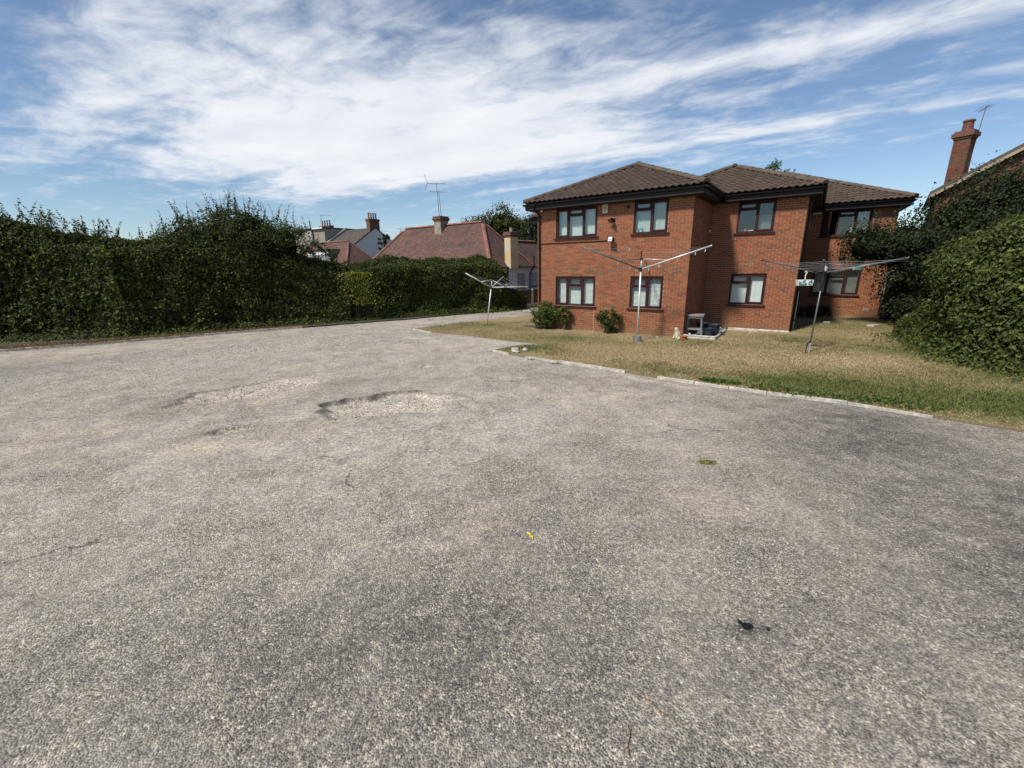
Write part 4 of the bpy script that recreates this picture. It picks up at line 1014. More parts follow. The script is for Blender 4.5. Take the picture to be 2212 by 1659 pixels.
for p, mt, lb in (((3.5, 13.0, 2.98), m_peg_w, 'white clothes peg on the outer line between the silver dryer arms'), ((3.05, 13.3, 2.85), m_peg_r, 'red clothes peg on the line of the silver dryer')): peg(p, mt, lb, None)
d1h = Vector((-.80, 18.49, 1.67)); d1t = [(-1.80, 18.1, 2.27), (.70, 18.25, 1.68), (-.30, 19.9, 2.05)]
e, L = dryer('rotary_dryer', (-1.04, 18.49, .03), d1h, (-.755, 18.49, 1.97), d1t, (m_alu, [m_alu], m_darksteel), 'leaning grey rotary clothes dryer on the lawn by the hedge path', 5, True, False, .024)
peg((.05, 18.35, 1.74), m_peg_y, 'yellow wooden peg standing on the arm of the leaning dryer', None)
o = MB(); o.add([(-.09, 0, 0), (.07, 0, .02), (.12, .02, .16), (-.02, .02, .15), (-.085, .01, 0), (.075, .01, .02), (.125, .03, .16), (-.015, .03, .15)], [(0, 1, 2, 3), (7, 6, 5, 4), (0, 4, 5, 1), (1, 5, 6, 2), (2, 6, 7, 3), (3, 7, 4, 0)])
o = o.build('cloth_scrap', m_steelgrey); o.location = (-.18, 18.36, 1.66); tag(o, 'small grey cloth scrap pegged on the arm of the leaning dryer', 'cloth')
d3h = Vector((8.40, 11.70, 2.21)); d3t = [(7.48, 10.50, 2.54), (9.72, 10.78, 2.56), (9.36, 12.95, 2.54), (6.98, 12.2, 2.56)]
e, L = dryer('rotary_dryer', (8.34, 11.70, .03), d3h, (8.41, 11.70, 2.46), d3t, (m_steelgrey, [m_steelgrey, m_steelgrey, m_darksteel, m_darksteel], m_darksteel), 'dark four armed rotary clothes dryer near the hedge side of the lawn', 7, True, False, .020)
mb = MB(); mb.tube(L((8.335, 11.70, .0)), L((8.35, 11.7, .32)), .034, .034, 10); mb.build('ground_socket', m_concrete, e)
mb = MB(); mb.tube(L((8.39, 11.7, 1.75)), L((8.40, 11.7, 2.15)), .034, .034, 12); mb.build('sleeve', m_darksteel, e)
mb = MB(); mb.tube(L((8.40, 11.66, 2.26)), L((8.40, 11.66, 2.38)), .028, .028, 10); mb.build('collar', m_white, e)
mb = MB(); pts_ = [Vector((8.35, 11.68, .36)), Vector((8.28, 11.65, .36)), Vector((8.22, 11.62, .26)), Vector((8.19, 11.6, .08)), Vector((8.18, 11.6, .04))]
mb.path([L(p) for p in pts_], .012, 6); mb.build('strap', m_black, e)
def basket(p, s, label, hook=True):
    e = empty('peg_basket', p, -.25); tag(e, label, 'peg basket')
    w, d, h = .17 * s, .07 * s, .075 * s
    mb = MB(); mb.add([(-w, -d, -h), (w, -d, -h), (w, d, -h), (-w, d, -h), (-w * 1.1, -d * 1.2, h), (w * 1.1, -d * 1.2, h), (w * 1.1, d * 1.2, h), (-w * 1.1, d * 1.2, h)], [(0, 3, 2, 1), (0, 1, 5, 4), (1, 2, 6, 5), (2, 3, 7, 6), (3, 0, 4, 7)])
    mb.build('tray', m_peg_w, e)
    mb = MB(); r = random.Random(4)
    for i in range(26):
        x = r.uniform(-w, w * .8); z = r.uniform(-h * .8, h * .7); mb.box(x, x + r.uniform(.015, .05), -d * 1.1 - .013 - .0004 * i, -d * 1.1 - .005, z, z + r.uniform(.01, .03))
    mb.build('print_pattern', m_teal, e)
    if hook:
        mb = MB(); mb.path([(0, 0, h), (0, 0, h + .13), (.03, 0, h + .18), (.0, 0, h + .22), (-.03, 0, h + .19)], .012, 6); mb.build('hook', m_white, e)
basket((7.86, 11.62, 1.97), 1.0, 'teal and white patterned peg basket hanging from the dark dryer')
basket((8.98, 11.35, 2.32), .5, 'small teal peg tray resting on the far arm of the dark dryer', False)

# ================================================================== FOLIAGE
def unit(a): return a / np.maximum(np.linalg.norm(a, axis=1, keepdims=True), 1e-9)
def leaf_arrays(P, Nn, size, width=.36, up=.25, spread=.8):
    n = len(P); nr = unit(Nn * .7 + rng.normal(size=(n, 3)) * spread * .6 + np.array([0, 0, up]))
    t = unit(np.cross(nr, rng.normal(size=(n, 3)))); t = unit(t + np.array([0, 0, -.35])); b = unit(np.cross(nr, t)); s = size[:, None]
    w = width * rng.uniform(.8, 1.2, (n, 1))
    V = np.stack([P - t * s * .5, P + b * s * w - t * s * .08 + nr * s * .10, P + t * s * .5 - nr * s * .06, P - b * s * w - t * s * .08 + nr * s * .10], 1)
    return V.reshape(-1, 3)
def leaf_mesh(name, Vs, mat, parent):
    V = np.concatenate(Vs); n = len(V) // 4
    return np_mesh(name, V, np.arange(4 * n).reshape(-1, 4), mat, parent, kind='stuff')

def shoots(bases, h_lo, h_hi, leaf, per_m=40, lean=.25, stem_r=.009):
    """upright leafy shoots: returns leaf vertex array and a stem MB"""
    Vs, mb = [], MB()
    for b in bases:
        h = random.uniform(h_lo, h_hi); d = Vector((random.uniform(-lean, lean), random.uniform(-lean, lean), 1)).normalized(); c = Vector((random.uniform(-.25, .25), random.uniform(-.25, .25), 0)) * h
        pts_ = [Vector(b) + d * (h * t) + c * (t * t) for t in (0, .35, .7, 1)]
        for q, (a_, e_) in enumerate(zip(pts_[:-1], pts_[1:])): mb.tube(a_, e_, stem_r * (1 - .28 * q), stem_r * (1 - .28 * (q + 1)), 4, cap=False)
        n = max(6, int(h * per_m)); t = rng.random(n) ** .9
        base = np.array([b]) + np.outer(t * h, np.array(d)) + np.outer(t * t, np.array(c))
        dirs = unit(rng.normal(size=(n, 3)) * np.array([1, 1, .5]) + np.array([0, 0, .5])); sz = leaf * rng.uniform(.6, 1.15, n) * (1.1 - .5 * t)
        Vs.append(leaf_arrays(base + dirs * sz[:, None] * .5, dirs, sz, .30))
    return Vs, mb

def hedge(name, label, line, hf, thick, leaf, n_leaf, mat, nz, bulge=.22, top_round=.5, shoots_n=0, shoot_h=(.3, .8), cat='hedge', zb=.0, ends=(True, True)):
    """line: front foot polyline (camera side on its right); hf(s in 0..1, x)->height"""
    line = np.array(line, float); seg = np.linalg.norm(np.diff(line, axis=0), axis=1); cum = np.r_[0, np.cumsum(seg)]; Lt = cum[-1]
    def at(s):
        x = np.interp(s, cum, line[:, 0]); y = np.interp(s, cum, line[:, 1]); e_ = .6
        dx = np.interp(s + e_, cum, line[:, 0]) - np.interp(s - e_, cum, line[:, 0]); dy = np.interp(s + e_, cum, line[:, 1]) - np.interp(s - e_, cum, line[:, 1])
        l = np.hypot(dx, dy) + 1e-9; return x, y, dx / l, dy / l
    def surf(s, t):
        """t 0..1 up the front face, 1..2 across the top, 2..3 down the back; rounded section"""
        x, y, dx, dy = at(s); nx_, ny_ = dy, -dx                     # outward (front) normal
        H = hf(s)
        a = np.clip(t, 0, 1); b = np.clip(t - 1, 0, 1); c = np.clip(t - 2, 0, 1)
        off = -thick * b; z = H * a * (t <= 1) + H * (t > 1) * (1 - c)
        rr_ = top_round
        # round the shoulder
        k = np.where(t <= 1, smooth(1 - rr_ / np.maximum(H, .6), 1.0, a), np.where(t <= 2, 1 - 2 * np.minimum(b, 1 - b), 0))
        off = off - rr_ * .45 * np.where(t <= 1, k * k, 0) + np.where((t > 1) & (t <= 2), -rr_ * .45 * (1 - b) ** 2, 0)
        z = z - np.where((t > 1) & (t <= 2), .10 * H * 0 + .25 * np.abs(2 * b - 1) ** 2, 0) - np.where(t <= 1, .25 * k * k * k, 0)
        out = np.stack([nx_, ny_, np.zeros_like(nx_)], -1)
        nn = np.where((t <= 1)[:, None], out + np.array([0, 0, 1.0]) * (k * k)[:, None], np.where((t <= 2)[:, None], np.array([[0, 0, 1.0]]) + out * (.6 * (1 - 2 * b))[:, None], -out))
        # pull in at the two ends so that they read as round
        return np.stack([x + nx_ * off, y + ny_ * off, zb + np.maximum(z, 0.02)], -1), unit(nn)
    e = empty(name, (line[0][0], line[0][1], 0)); tag(e, label, cat); o = np.array([line[0][0], line[0][1], 0])
    # inner mass
    ns, ntt = max(12, int(Lt / .35)), 16
    S, T = np.meshgrid(np.linspace(.15, Lt - .15, ns), np.linspace(0, 3, ntt)); s, t = S.ravel(), T.ravel()
    Pc, Nc = surf(s, t); Pc = Pc - Nc * (.30 - bulge * .7 * np.clip(nz(Pc), -1.3, 1.3))[:, None]; Pc[:, 2] -= .06 * (t > .8) * (t < 2.2); Pc[:, 2] = np.maximum(Pc[:, 2], -.05)
    I = np.arange(ns * ntt).reshape(ntt, ns); F = np.stack([I[:-1, :-1], I[:-1, 1:], I[1:, 1:], I[1:, :-1]], -1).reshape(-1, 4)
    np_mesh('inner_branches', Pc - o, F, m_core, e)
    # leaves: front face dense, top dense, back sparse
    tt = np.r_[rng.uniform(0, 1, int(n_leaf * .64)), rng.uniform(1, 2, int(n_leaf * .36)), rng.uniform(2, 3, int(n_leaf * .06))]
    ss = rng.uniform(0, Lt, len(tt))
    P, Nn = surf(ss, tt); g_ = nz(P)
    depth = np.abs(rng.normal(0, .12, len(P))) - .05 - bulge * .7 * np.clip(g_, -1.3, 1.3)
    P = P - Nn * depth[:, None] + rng.normal(0, .02, P.shape); P[:, 2] = np.maximum(P[:, 2], .03 + rng.random(len(P)) * .05)
    sz = leaf * (.45 + .95 * rng.random(len(P)) ** 1.3)
    Vs = [leaf_arrays(P - o, Nn, sz)]
    # foliage trailing on the ground at the foot
    nq = int(n_leaf * .05); sq = rng.uniform(0, Lt, nq); x, y, dx, dy = at(sq); oq = rng.gamma(1.6, .14, nq) * (1 + .6 * nz(np.c_[x, y, x * 0])); Vs.append(leaf_arrays(np.c_[x + dy * oq, y - dx * oq, .05 + .35 * rng.random(nq) * np.exp(-oq * 2.5)] - o, np.stack([dy, -dx, dx * 0 + .8], -1), leaf * rng.uniform(.5, 1.1, nq)))
    # end caps
    for flag, s0, sg in ((ends[0], 0.0, -1), (ends[1], Lt, 1)):
        if not flag: continue
        n = int(n_leaf * .04 * thick); q = rng.uniform(0, 1, n); w_ = rng.uniform(0, 1, n); A, _ = surf(np.full(n, s0), np.clip(q, 0, 1)); B, _ = surf(np.full(n, s0), 3 - np.clip(q, 0, 1))
        x, y, dx, dy = at(np.array([s0])); d_ = np.array([dx[0] * sg, dy[0] * sg, 0]); Q = A * (1 - w_)[:, None] + B * w_[:, None] + d_ * rng.normal(.05, .12, (n, 1)); Vs.append(leaf_arrays(Q - o, np.tile(d_, (n, 1)), leaf * rng.uniform(.55, 1.25, n)))
    stems = MB()
    if shoots_n:
        s = rng.uniform(.1, Lt - .1, shoots_n); t = rng.uniform(.92, 1.7, shoots_n); Q, _ = surf(s, t); keep = nz(Q * np.array([1, 1, 0])) > -.55
        sv, stems = shoots([tuple(p - o - np.array([0, 0, .12])) for p in Q[keep]], shoot_h[0], shoot_h[1], leaf * .95)
        Vs += sv
    leaf_mesh('leaves', Vs, mat, e)
    if shoots_n: stems.build('stems', m_twig, e, kind='stuff')
    return e
HZ1, HZ2, HZ3 = make_noise(31, 1.15, 5, .62), make_noise(32, 1.25, 5, .62), make_noise(33, 1.3, 5, .6)
def prof(pts_):
    a = np.array(pts_)
    return lambda s: np.interp(s, a[:, 0], a[:, 1])
# left boundary hedge in three lengths
hedge('hedge', 'tall dark ivy hedge with long upright shoots along the left kerb', [(-27.5, 14.2), (-24, 15.2), (-20, 16.6), (-15.6, 17.6)], prof([(0, 4.9), (4, 4.8), (7, 4.75), (9.5, 4.4), (10.8, 3.95), (12.3, 3.75)]), 1.8, .125, 50000, m_leaf_h, HZ1, .55, .8, 330, (.35, 1.15), ends=(False, True))
hedge('hedge', 'tall mixed hedge below the rounded bush, beside the worn drive', [(-15.7, 17.65), (-13, 18.85), (-10, 20.25), (-7.9, 21.25)], prof([(0, 3.75), (2, 4.0), (4, 3.9), (5.5, 3.55), (7.2, 3.0), (8.6, 2.55)]), 1.6, .11, 40000, m_leaf_h, HZ2, .55, .8, 110, (.2, .75))
hedge('hedge', 'lower clipped hedge with rounded end in front of the red roofed bungalow', [(-8.3, 21.1), (-5, 22.6), (-2.4, 23.75), (-.15, 24.75)], prof([(0, 2.5), (.9, 2.75), (2.5, 3.0), (4.5, 2.85), (6, 2.95), (7.6, 3.0), (8.5, 2.6), (9.0, 2.2)]), 1.6, .09, 46000, m_leaf_h2, HZ3, .42, .6, 130, (.1, .38))
hedge('hedge', 'low hedge tail trimmed to fence height beside the path', [(-.35, 24.7), (.45, 25.55), (.95, 26.25)], prof([(0, 1.45), (.8, 1.12), (2.0, 1.02)]), .8, .08, 7000, m_leaf_h, HZ3, .18, .35, 0)
# yellow-green climber patch on the clipped hedge
e = empty('climber', (-7.3, 21.4, 0)); tag(e, 'yellow green climber spilling over the join of the two hedges', 'climber')
n = 1500; a = rng.uniform(-1, 1, n); zz_ = 2.35 - 1.5 * rng.random(n) ** 1.6; dx_ = rng.normal(0, .32, n) + .25 * (2.4 - zz_) * .6
Pq = np.c_[dx_ * .9, dx_ * .42 - .30 - .12 * rng.random(n), zz_ + .05 * a]
leaf_mesh('leaves', [leaf_arrays(Pq, np.tile([.35, -.9, .2], (n, 1)), .09 * rng.uniform(.6, 1.2, n))], m_leaf_y, e)
mb = MB()
for i in range(6): x = random.uniform(-.3, .5); mb.path([(x, -.25 + x * .4, .05), (x * .8, -.28 + x * .35, 1.2), (x * .4, -.3 + x * .2, 2.2)], .008, 4)
mb.build('stems', m_twig, e, kind='stuff')

def crown(name, label, base, blobs, leaf, n_leaf, mat, trunk_h, trunk_r, group=None, limbs=7, cat='tree', shoots_n=0, shoot_h=(.3, .7), core=True, clump=.35, twigs=True):
    e = empty(name, base); tag(e, label, cat, group); Vs = []
    tot = sum(b_[3] * b_[4] + b_[4] * b_[5] + b_[3] * b_[5] for b_ in blobs)
    cm = MB(); tw = MB()
    for (cx, cy, cz, rx, ry, rz) in blobs:
        n = int(n_leaf * (rx * ry + ry * rz + rx * rz) / tot); C = np.array([cx, cy, cz]); R = np.array([rx, ry, rz])
        # leaves gather in clumps on and inside the ellipsoid
        nc = max(12, n // 55); d = unit(rng.normal(size=(nc, 3))); rr_ = rng.uniform(.62, 1.06, nc) ** .8; cc = C + d * R * rr_[:, None]
        cs_ = clump * min(rx, ry, rz) * rng.uniform(.18, .42, nc)
        idx = rng.integers(0, nc, n); off = np.clip(rng.normal(size=(n, 3)), -1.9, 1.9) * cs_[idx][:, None] * np.array([1, 1, .8]); P = cc[idx] + off
        nn = unit(d[idx] + .5 * unit(off)); P[:, 2] = np.maximum(P[:, 2], .04)
        Vs.append(leaf_arrays(P, nn, leaf * rng.uniform(.55, 1.25, n)))
        if core:
            k_ = 8; ring = []
            for i in range(5):
                ph_ = math.pi * (i + .5) / 5
                for j in range(k_):
                    th = 2 * math.pi * j / k_; f = .60 + .14 * math.sin(3 * th + i + cx)
                    ring.append((cx + rx * f * math.sin(ph_) * math.cos(th), cy + ry * f * math.sin(ph_) * math.sin(th), max(.02, cz + rz * f * math.cos(ph_))))
            cm.add(ring, [(i * k_ + j, (i + 1) * k_ + j, (i + 1) * k_ + (j + 1) % k_, i * k_ + (j + 1) % k_) for i in range(4) for j in range(k_)])
        for q in range(min(limbs, nc)):
            a_ = Vector((random.uniform(-.05, .05), random.uniform(-.05, .05), trunk_h * random.uniform(.55, 1.0))); b_ = Vector(cc[q]); m_ = (a_ + b_) / 2 + Vector((0, 0, .1))
            tw.tube(a_, m_, trunk_r * .4, trunk_r * .25, 5); tw.tube(m_, b_, trunk_r * .25, trunk_r * .08, 5)
    if shoots_n:
        Bs = []
        for _ in range(shoots_n):
            b_ = random.choice(blobs); th = random.uniform(0, 6.28); ph_ = abs(random.gauss(0, .5)); Bs.append((b_[0] + b_[3] * .95 * math.sin(ph_) * math.cos(th), b_[1] + b_[4] * .95 * math.sin(ph_) * math.sin(th), b_[2] + b_[5] * .92 * math.cos(ph_)))
        sv, sm = shoots(Bs, shoot_h[0], shoot_h[1], leaf, 30, .35); Vs += sv; tw.add(sm.v, sm.f)
    t_ = MB(); t_.tube((0, 0, -.05), (.02, .03, trunk_h), trunk_r, trunk_r * .7, 9); t_.build('trunk', m_twig, e)
    if tw.v: tw.build('limbs', m_twig, e, kind='stuff')
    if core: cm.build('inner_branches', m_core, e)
    leaf_mesh('leaves', Vs, mat, e)
    return e
# bush rising behind the left hedge
crown('rounded_bush', 'large rounded bush with arching twigs rising above the left hedge', (-12.6, 20.4, 0), [(0, 0, 4.0, 2.4, 1.2, 1.15), (-1.9, -.2, 3.7, 1.3, 1.0, 1.05), (1.9, .4, 3.7, 1.5, 1.0, 1.05), (.3, .2, 4.3, 1.5, .9, .85)], .095, 26000, m_leaf_b, 3.0, .09, shoots_n=85, shoot_h=(.35, 1.05), cat='bush', clump=.5)
crown('hawthorn_bush', 'sparse thorny bush with bare twigs beyond the hedge', (-9.6, 22.2, 0), [(0, 0, 3.0, 1.0, .8, .9), (.9, .3, 2.5, .8, .7, .7)], .08, 5000, m_leaf_b, 2.6, .06, shoots_n=14, shoot_h=(.3, .6), cat='bush', core=False)
e = empty('bare_twigs', (-9.5, 21.9, 0)); tag(e, 'leafless grey twigs standing above the thorny bush', 'branch'); mb = MB()
for i in range(9):
    x = random.uniform(-.7, 1.0); p = Vector((x, 0, 3.6)); d = Vector((random.uniform(-.35, .5), random.uniform(-.2, .2), 1))
    for q in range(4): n_ = p + d * random.uniform(.28, .42); mb.tube(p, n_, .010 * (1 - .2 * q), .008 * (1 - .2 * q), 4, cap=False); p = n_; d = d + Vector((random.uniform(-.5, .5), random.uniform(-.3, .3), 0))
mb.build('twigs', plain('grey_twig', (.16, .14, .12), .9), e, kind='stuff')
# shrubs against the brick wall
def wall_shrub(u, v, label, blobs, n, mat=m_leaf_r, leaf=.075, group=None):
    p = hw(u, v, .04); return crown('wall_shrub', label, p, blobs, leaf, n, mat, .45, .03, group, 5, 'shrub', 0, core=False, clump=.75)
wall_shrub(-5.15, -.42, 'bushy green climber shrub around the foot of the corner downpipe', [(-.12, 0, .72, .46, .34, .33), (.32, -.05, .66, .34, .3, .28), (-.32, .1, .34, .22, .22, .30), (.05, 0, .35, .22, .2, .3)], 3300)
wall_shrub(-4.42, -.30, 'small leafy shrub next to the corner climber under the white blinds', [(0, 0, .62, .27, .22, .26), (.02, 0, .3, .12, .12, .2)], 900)
wall_shrub(-2.55, -.36, 'single round leafy shrub below the wall between the two windows', [(.05, 0, .58, .36, .3, .32), (-.25, 0, .62, .2, .2, .2), (.05, 0, .25, .2, .18, .2)], 1900, m_leaf_h2)
p = hw(3.75, 8.2, .04); crown('low_plant', 'low dark plant in the shade of the recessed wing', p, [(-.3, 0, .25, .5, .35, .28), (.35, .1, .22, .4, .3, .25)], .07, 2200, m_leaf_d, .2, .02, None, 3, 'plant', 0, core=False, clump=.7)
# right hand side: near hedge and dark tree
HZ4 = make_noise(34, 2.2, 4)
hedge('hedge', 'rounded light green hedge bordering the right side of the lawn', [(13.4, 14.2), (12.3, 12.6), (11.35, 11.2), (10.95, 9.9), (11.15, 8.4), (11.8, 6.6), (12.4, 5.0)], prof([(0, .9), (1.0, 1.8), (2.0, 2.6), (3.2, 3.2), (4.6, 3.5), (6, 3.65), (9.8, 3.7)]), 2.6, .09, 66000, m_leaf_n, HZ4, .5, .8, 70, (.12, .4))
crown('dark_tree', 'dense dark tree overhanging the recessed wing beside the neighbouring roof', (16.2, 15.6, 0), [(.8, -.2, 3.3, 2.0, 2.2, 2.0), (-1.7, .5, 2.85, 1.4, 1.2, 1.2), (-1.1, .3, 1.4, 1.1, 1.3, 1.2), (1.7, -2.4, 3.6, 2.2, 2.0, 1.9), (-2.8, .9, 3.0, .95, .8, .85), (.1, 0, 4.2, .85, .9, .95), (-.3, .1, 3.3, 1.2, 1.1, 1.1), (2.2, -4.6, 3.4, 2.0, 1.9, 1.9), (-.6, -1.0, 1.9, 1.3, 1.3, 1.4), (1.0, .2, 4.1, 1.5, 1.4, 1.25), (2.5, -1.7, 4.5, 1.6, 1.5, 1.35), (3.2, -3.4, 4.6, 1.6, 1.5, 1.4)], .10, 76000, m_leaf_d, 2.2, .16, None, 9, 'tree', 45, (.25, .6), clump=.6)
# leaf litter under the hedge
n = 7000; s = rng.random(n); xL = np.interp(s, np.linspace(0, 1, len(HK)), [p[0] for p in HK]) + rng.normal(0, .25, n); yL = np.interp(s, np.linspace(0, 1, len(HK)), [p[1] for p in HK]) + rng.normal(.45, .35, n)
m_litter = leaf_mat('fallen_leaf', (.08, .04, .02), (.22, .12, .06), (.32, .22, .10), .1)
np_ = np.c_[xL, yL, .07 + .02 * rng.random(n)]
o = leaf_mesh('fallen_leaves', [leaf_arrays(np_, np.tile([0, 0, 1.0], (n, 1)), .06 * rng.uniform(.5, 1.2, n), .4, .8, .4)], m_litter, None); tag(o, 'brown fallen leaves along the foot of the left hedge', 'leaf litter')
# weeds: tuft on the drive, clumps along the kerb
def weed(x, y, s, n, label, mat=m_leaf_r):
    z, _, _ = drive_h(np.array([x]), np.array([y])); e = empty('weed', (x, y, float(z[0]))); tag(e, label, 'weed')
    th = rng.uniform(0, 6.28, n); r = s * np.sqrt(rng.random(n)); P = np.c_[np.cos(th) * r * 1.5, np.sin(th) * r * .8, .008 + .035 * rng.random(n) * (1 - r / s)]
    leaf_mesh('leaves', [leaf_arrays(P, np.tile([0, 0, 1.0], (n, 1)), .022 * rng.uniform(.6, 1.3, n))], mat, e)
weed(2.58, 5.15, .085, 170, 'small green weed tuft growing alone through the tarmac', m_leaf_y)
for i, (x, y, s, lb) in enumerate(((5.55, 8.05, .28, 'broad leaved weed clump by the kerb in the greenest part of the lawn'), (6.75, 7.25, .26, 'weed clump near the end of the visible kerb'), (4.5, 8.85, .15, 'weed clump at the bare sandy spot by the kerb'))):
    e = empty('weed', (x, y, .045)); tag(e, lb, 'weed'); n = 420; th = rng.uniform(0, 6.28, n); r = s * np.sqrt(rng.random(n)) * 1.6
    P = np.c_[np.cos(th) * r * 1.6 , np.sin(th) * r * .7 - np.cos(th) * r * .9, .01 + .05 * rng.random(n)]
    leaf_mesh('leaves', [leaf_arrays(P, np.tile([0, 0, 1.0], (n, 1)), .06 * rng.uniform(.5, 1.2, n))], m_leaf_r, e)
weed(.6, 11.72, .10, 120, 'dark moss clump against the kerb below the pale rocks', m_leaf_h); weed(1.2, 11.15, .09, 110, 'dark moss clump against the straight kerb further along', m_leaf_h)
# yellow fallen leaf and twigs
mb = MB(); mb.add([(-.045, 0, .004), (-.01, .016, .012), (.03, .004, .006), (-.008, -.014, .010)], [(0, 3, 2, 1)]); mb.add([(.02, -.008, .006), (.05, .006, .014), (.065, -.012, .006), (.045, -.022, .010)], [(0, 3, 2, 1)]); mb.tube((.055, -.012, .006), (.085, -.022, .004), .003, .002, 5)
m_yel = plain('yellow_leaf', (.75, .58, .05), .6)
o = mb.build('yellow_leaf', m_yel); o.location = (.14, 3.67, float(drive_h(np.array([.14]), np.array([3.67]))[0][0]) + .004); o.rotation_euler = (0, 0, -.9); tag(o, 'bright yellow fallen leaf lying on the tarmac', 'leaf')
for i, (x, y, a) in enumerate(((.82, 1.95, -.8), (.62, 1.75, 1.3))):
    mb = MB(); mb.path([(-.08, 0, .006), (-.02, .01, .010), (.05, -.004, .007), (.09, .012, .006)], .0025, 5); o = mb.build('twig', plain('reddish_twig', (.16, .06, .03), .8)); o.location = (x, y, float(drive_h(np.array([x]), np.array([y]))[0][0])); o.rotation_euler = (0, 0, a); tag(o, ('thin reddish twig lying slantwise on the near tarmac', 'thin reddish twig lying lengthwise on the near tarmac beside the slanting one')[i], 'twig', 'twigs on the tarmac')

# ================================================================== FENCE, GATE
fe = empty('timber_fence', (.5, 25.75, 0)); tag(fe, 'low brown board fence with gravel board and concrete post beside the path', 'fence')
A_, B_ = Vector((.5, 25.75, 0)), Vector((4.2, 29.9, 0)); dF = (B_ - A_).normalized(); nF = Vector((dF.y, -dF.x, 0)); LF = (B_ - A_).length
for i in range(3):
    s = 1.3 + i * 1.83; MB().obox(dF * s + Vector((0, 0, .56)), dF * .05, nF * .05, (0, 0, .57)).build('post', m_concrete, fe)
s0 = -.55
for i in range(4):
    a_, b_ = s0 + i * 1.83 + .06, s0 + (i + 1) * 1.83 - .06; a_ = max(a_, -.3)
    MB().obox(dF * ((a_ + b_) / 2) + Vector((0, 0, .12)), dF * ((b_ - a_) / 2), nF * .025, (0, 0, .13)).build('gravel_board', m_concrete, fe)
    for k in range(8):
        MB().obox(dF * ((a_ + b_) / 2) + Vector((0, 0, .31 + k * .098)) + nF * (.004 * (k % 2)), dF * ((b_ - a_) / 2), nF * .008 + Vector((0, 0, .004)), Vector((0, 0, .052)) + nF * .006).build('slat', m_fence, fe)
    MB().obox(dF * ((a_ + b_) / 2) + Vector((0, 0, 1.075)), dF * ((b_ - a_) / 2), nF * .03, (0, 0, .018)).build('capping', m_fence, fe)
gt = empty('side_gate', hw(6.05, 8.6), -YAW); tag(gt, 'dark boarded side gate between the recessed wing and the hedge', 'gate')
for i in range(9): MB().box(.02 + i * .14, .155 + i * .14, .0 + .006 * (i % 2), .03 + .006 * (i % 2), .05, 1.62).build('board', m_gate, gt)
for z in (.35, 1.0, 1.45): MB().box(.02, 1.28, -.035, -.002, z, z + .07).build('rail', m_gate, gt)
for x in (-.06, 1.30): MB().box(x, x + .075, -.03, .05, 0, 1.72).build('post', m_gate, gt)
o = MB().box(-.16, .16, -.12, .12, 0, .05).build('blue_lid', m_blue); at_house(o, 6.22, 8.45, 1.38, .2); bv = o.modifiers.new('b', 'BEVEL'); bv.width = .015; tag(o, 'blue plastic lid showing above the dark side gate', 'lid')
bn = empty('wheelie_bin', hw(6.22, 8.40), -YAW + .2); tag(bn, 'dark bin standing in shade in front of the side gate', 'bin')
mb = MB(); mb.add([(-.16, -.13, .06), (.16, -.13, .06), (.16, .13, .06), (-.16, .13, .06), (-.2, -.17, 1.38), (.2, -.17, 1.38), (.2, .17, 1.38), (-.2, .17, 1.38)], [(0, 3, 2, 1), (4, 5, 6, 7), (0, 1, 5, 4), (1, 2, 6, 5), (2, 3, 7, 6), (3, 0, 4, 7)]); mb.build('body', m_black, bn)
for x in (-.17, .17): MB().tube((x - .03, .15, .07), (x + .03, .15, .07), .08, .08, 12).build('wheel', m_black, bn)
for (x, y, lb) in ((13.05, 17.35, 'pale slab lying at the foot of the recessed wing corner'), (13.9, 16.2, 'pale slab lying by the hedge foot near the side gate')):
    o = MB().box(-.3, .3, -.12, .12, 0, .06).build('stone_slab', m_rocks); o.location = (x, y, .04); o.rotation_euler = (0, .05, .5); tag(o, lb, 'slab')

# ================================================================== BACKGROUND BUILDINGS (house axes)
def plain_tiles(mb, E0, d, n, L, hl, hr, rmax, ze, tanp, gauge, tw, lip=.012):
    cp = 1 / math.hypot(1, tanp); sp_ = tanp * cp; E0 = Vector((*E0, ze)); d = Vector((*d, 0)); n = Vector((*n, 0)); up = n * cp + Vector((0, 0, sp_)); nor = Vector((0, 0, cp)) - n * sp_
    rows = int(rmax / cp / gauge) + 1
    for r in range(rows):
        s0, s1 = r * gauge, min((r + 1) * gauge + .01, rmax / cp)
        if s1 <= s0: break
        a0, b0 = s0 * cp * hl, L - s0 * cp * hr; a1, b1 = s1 * cp * hl, L - s1 * cp * hr; x = -tw * (.5 if r % 2 else 0)
        while x < L:
            x0, x1 = x, x + tw - .006; x += tw
            c = (x0 + x1) / 2
            if c < a0 or c > b0: continue
            q = lambda v, a_, b_: min(max(v, a_), b_)
            lift = lip * random.uniform(.8, 1.5)
            P_ = [E0 + d * q(x0, a0, b0) + up * s0 + nor * lift, E0 + d * q(x1, a0, b0) + up * s0 + nor * lift, E0 + d * q(x1, a1, b1) + up * s1, E0 + d * q(x0, a1, b1) + up * s1]
            P_ += [P_[0] - nor * lift, P_[1] - nor * lift]
            mb.add(P_, [(0, 1, 2, 3), (4, 5, 1, 0)])
red_cap = cap_mesh(.15, .46, m_rridge)
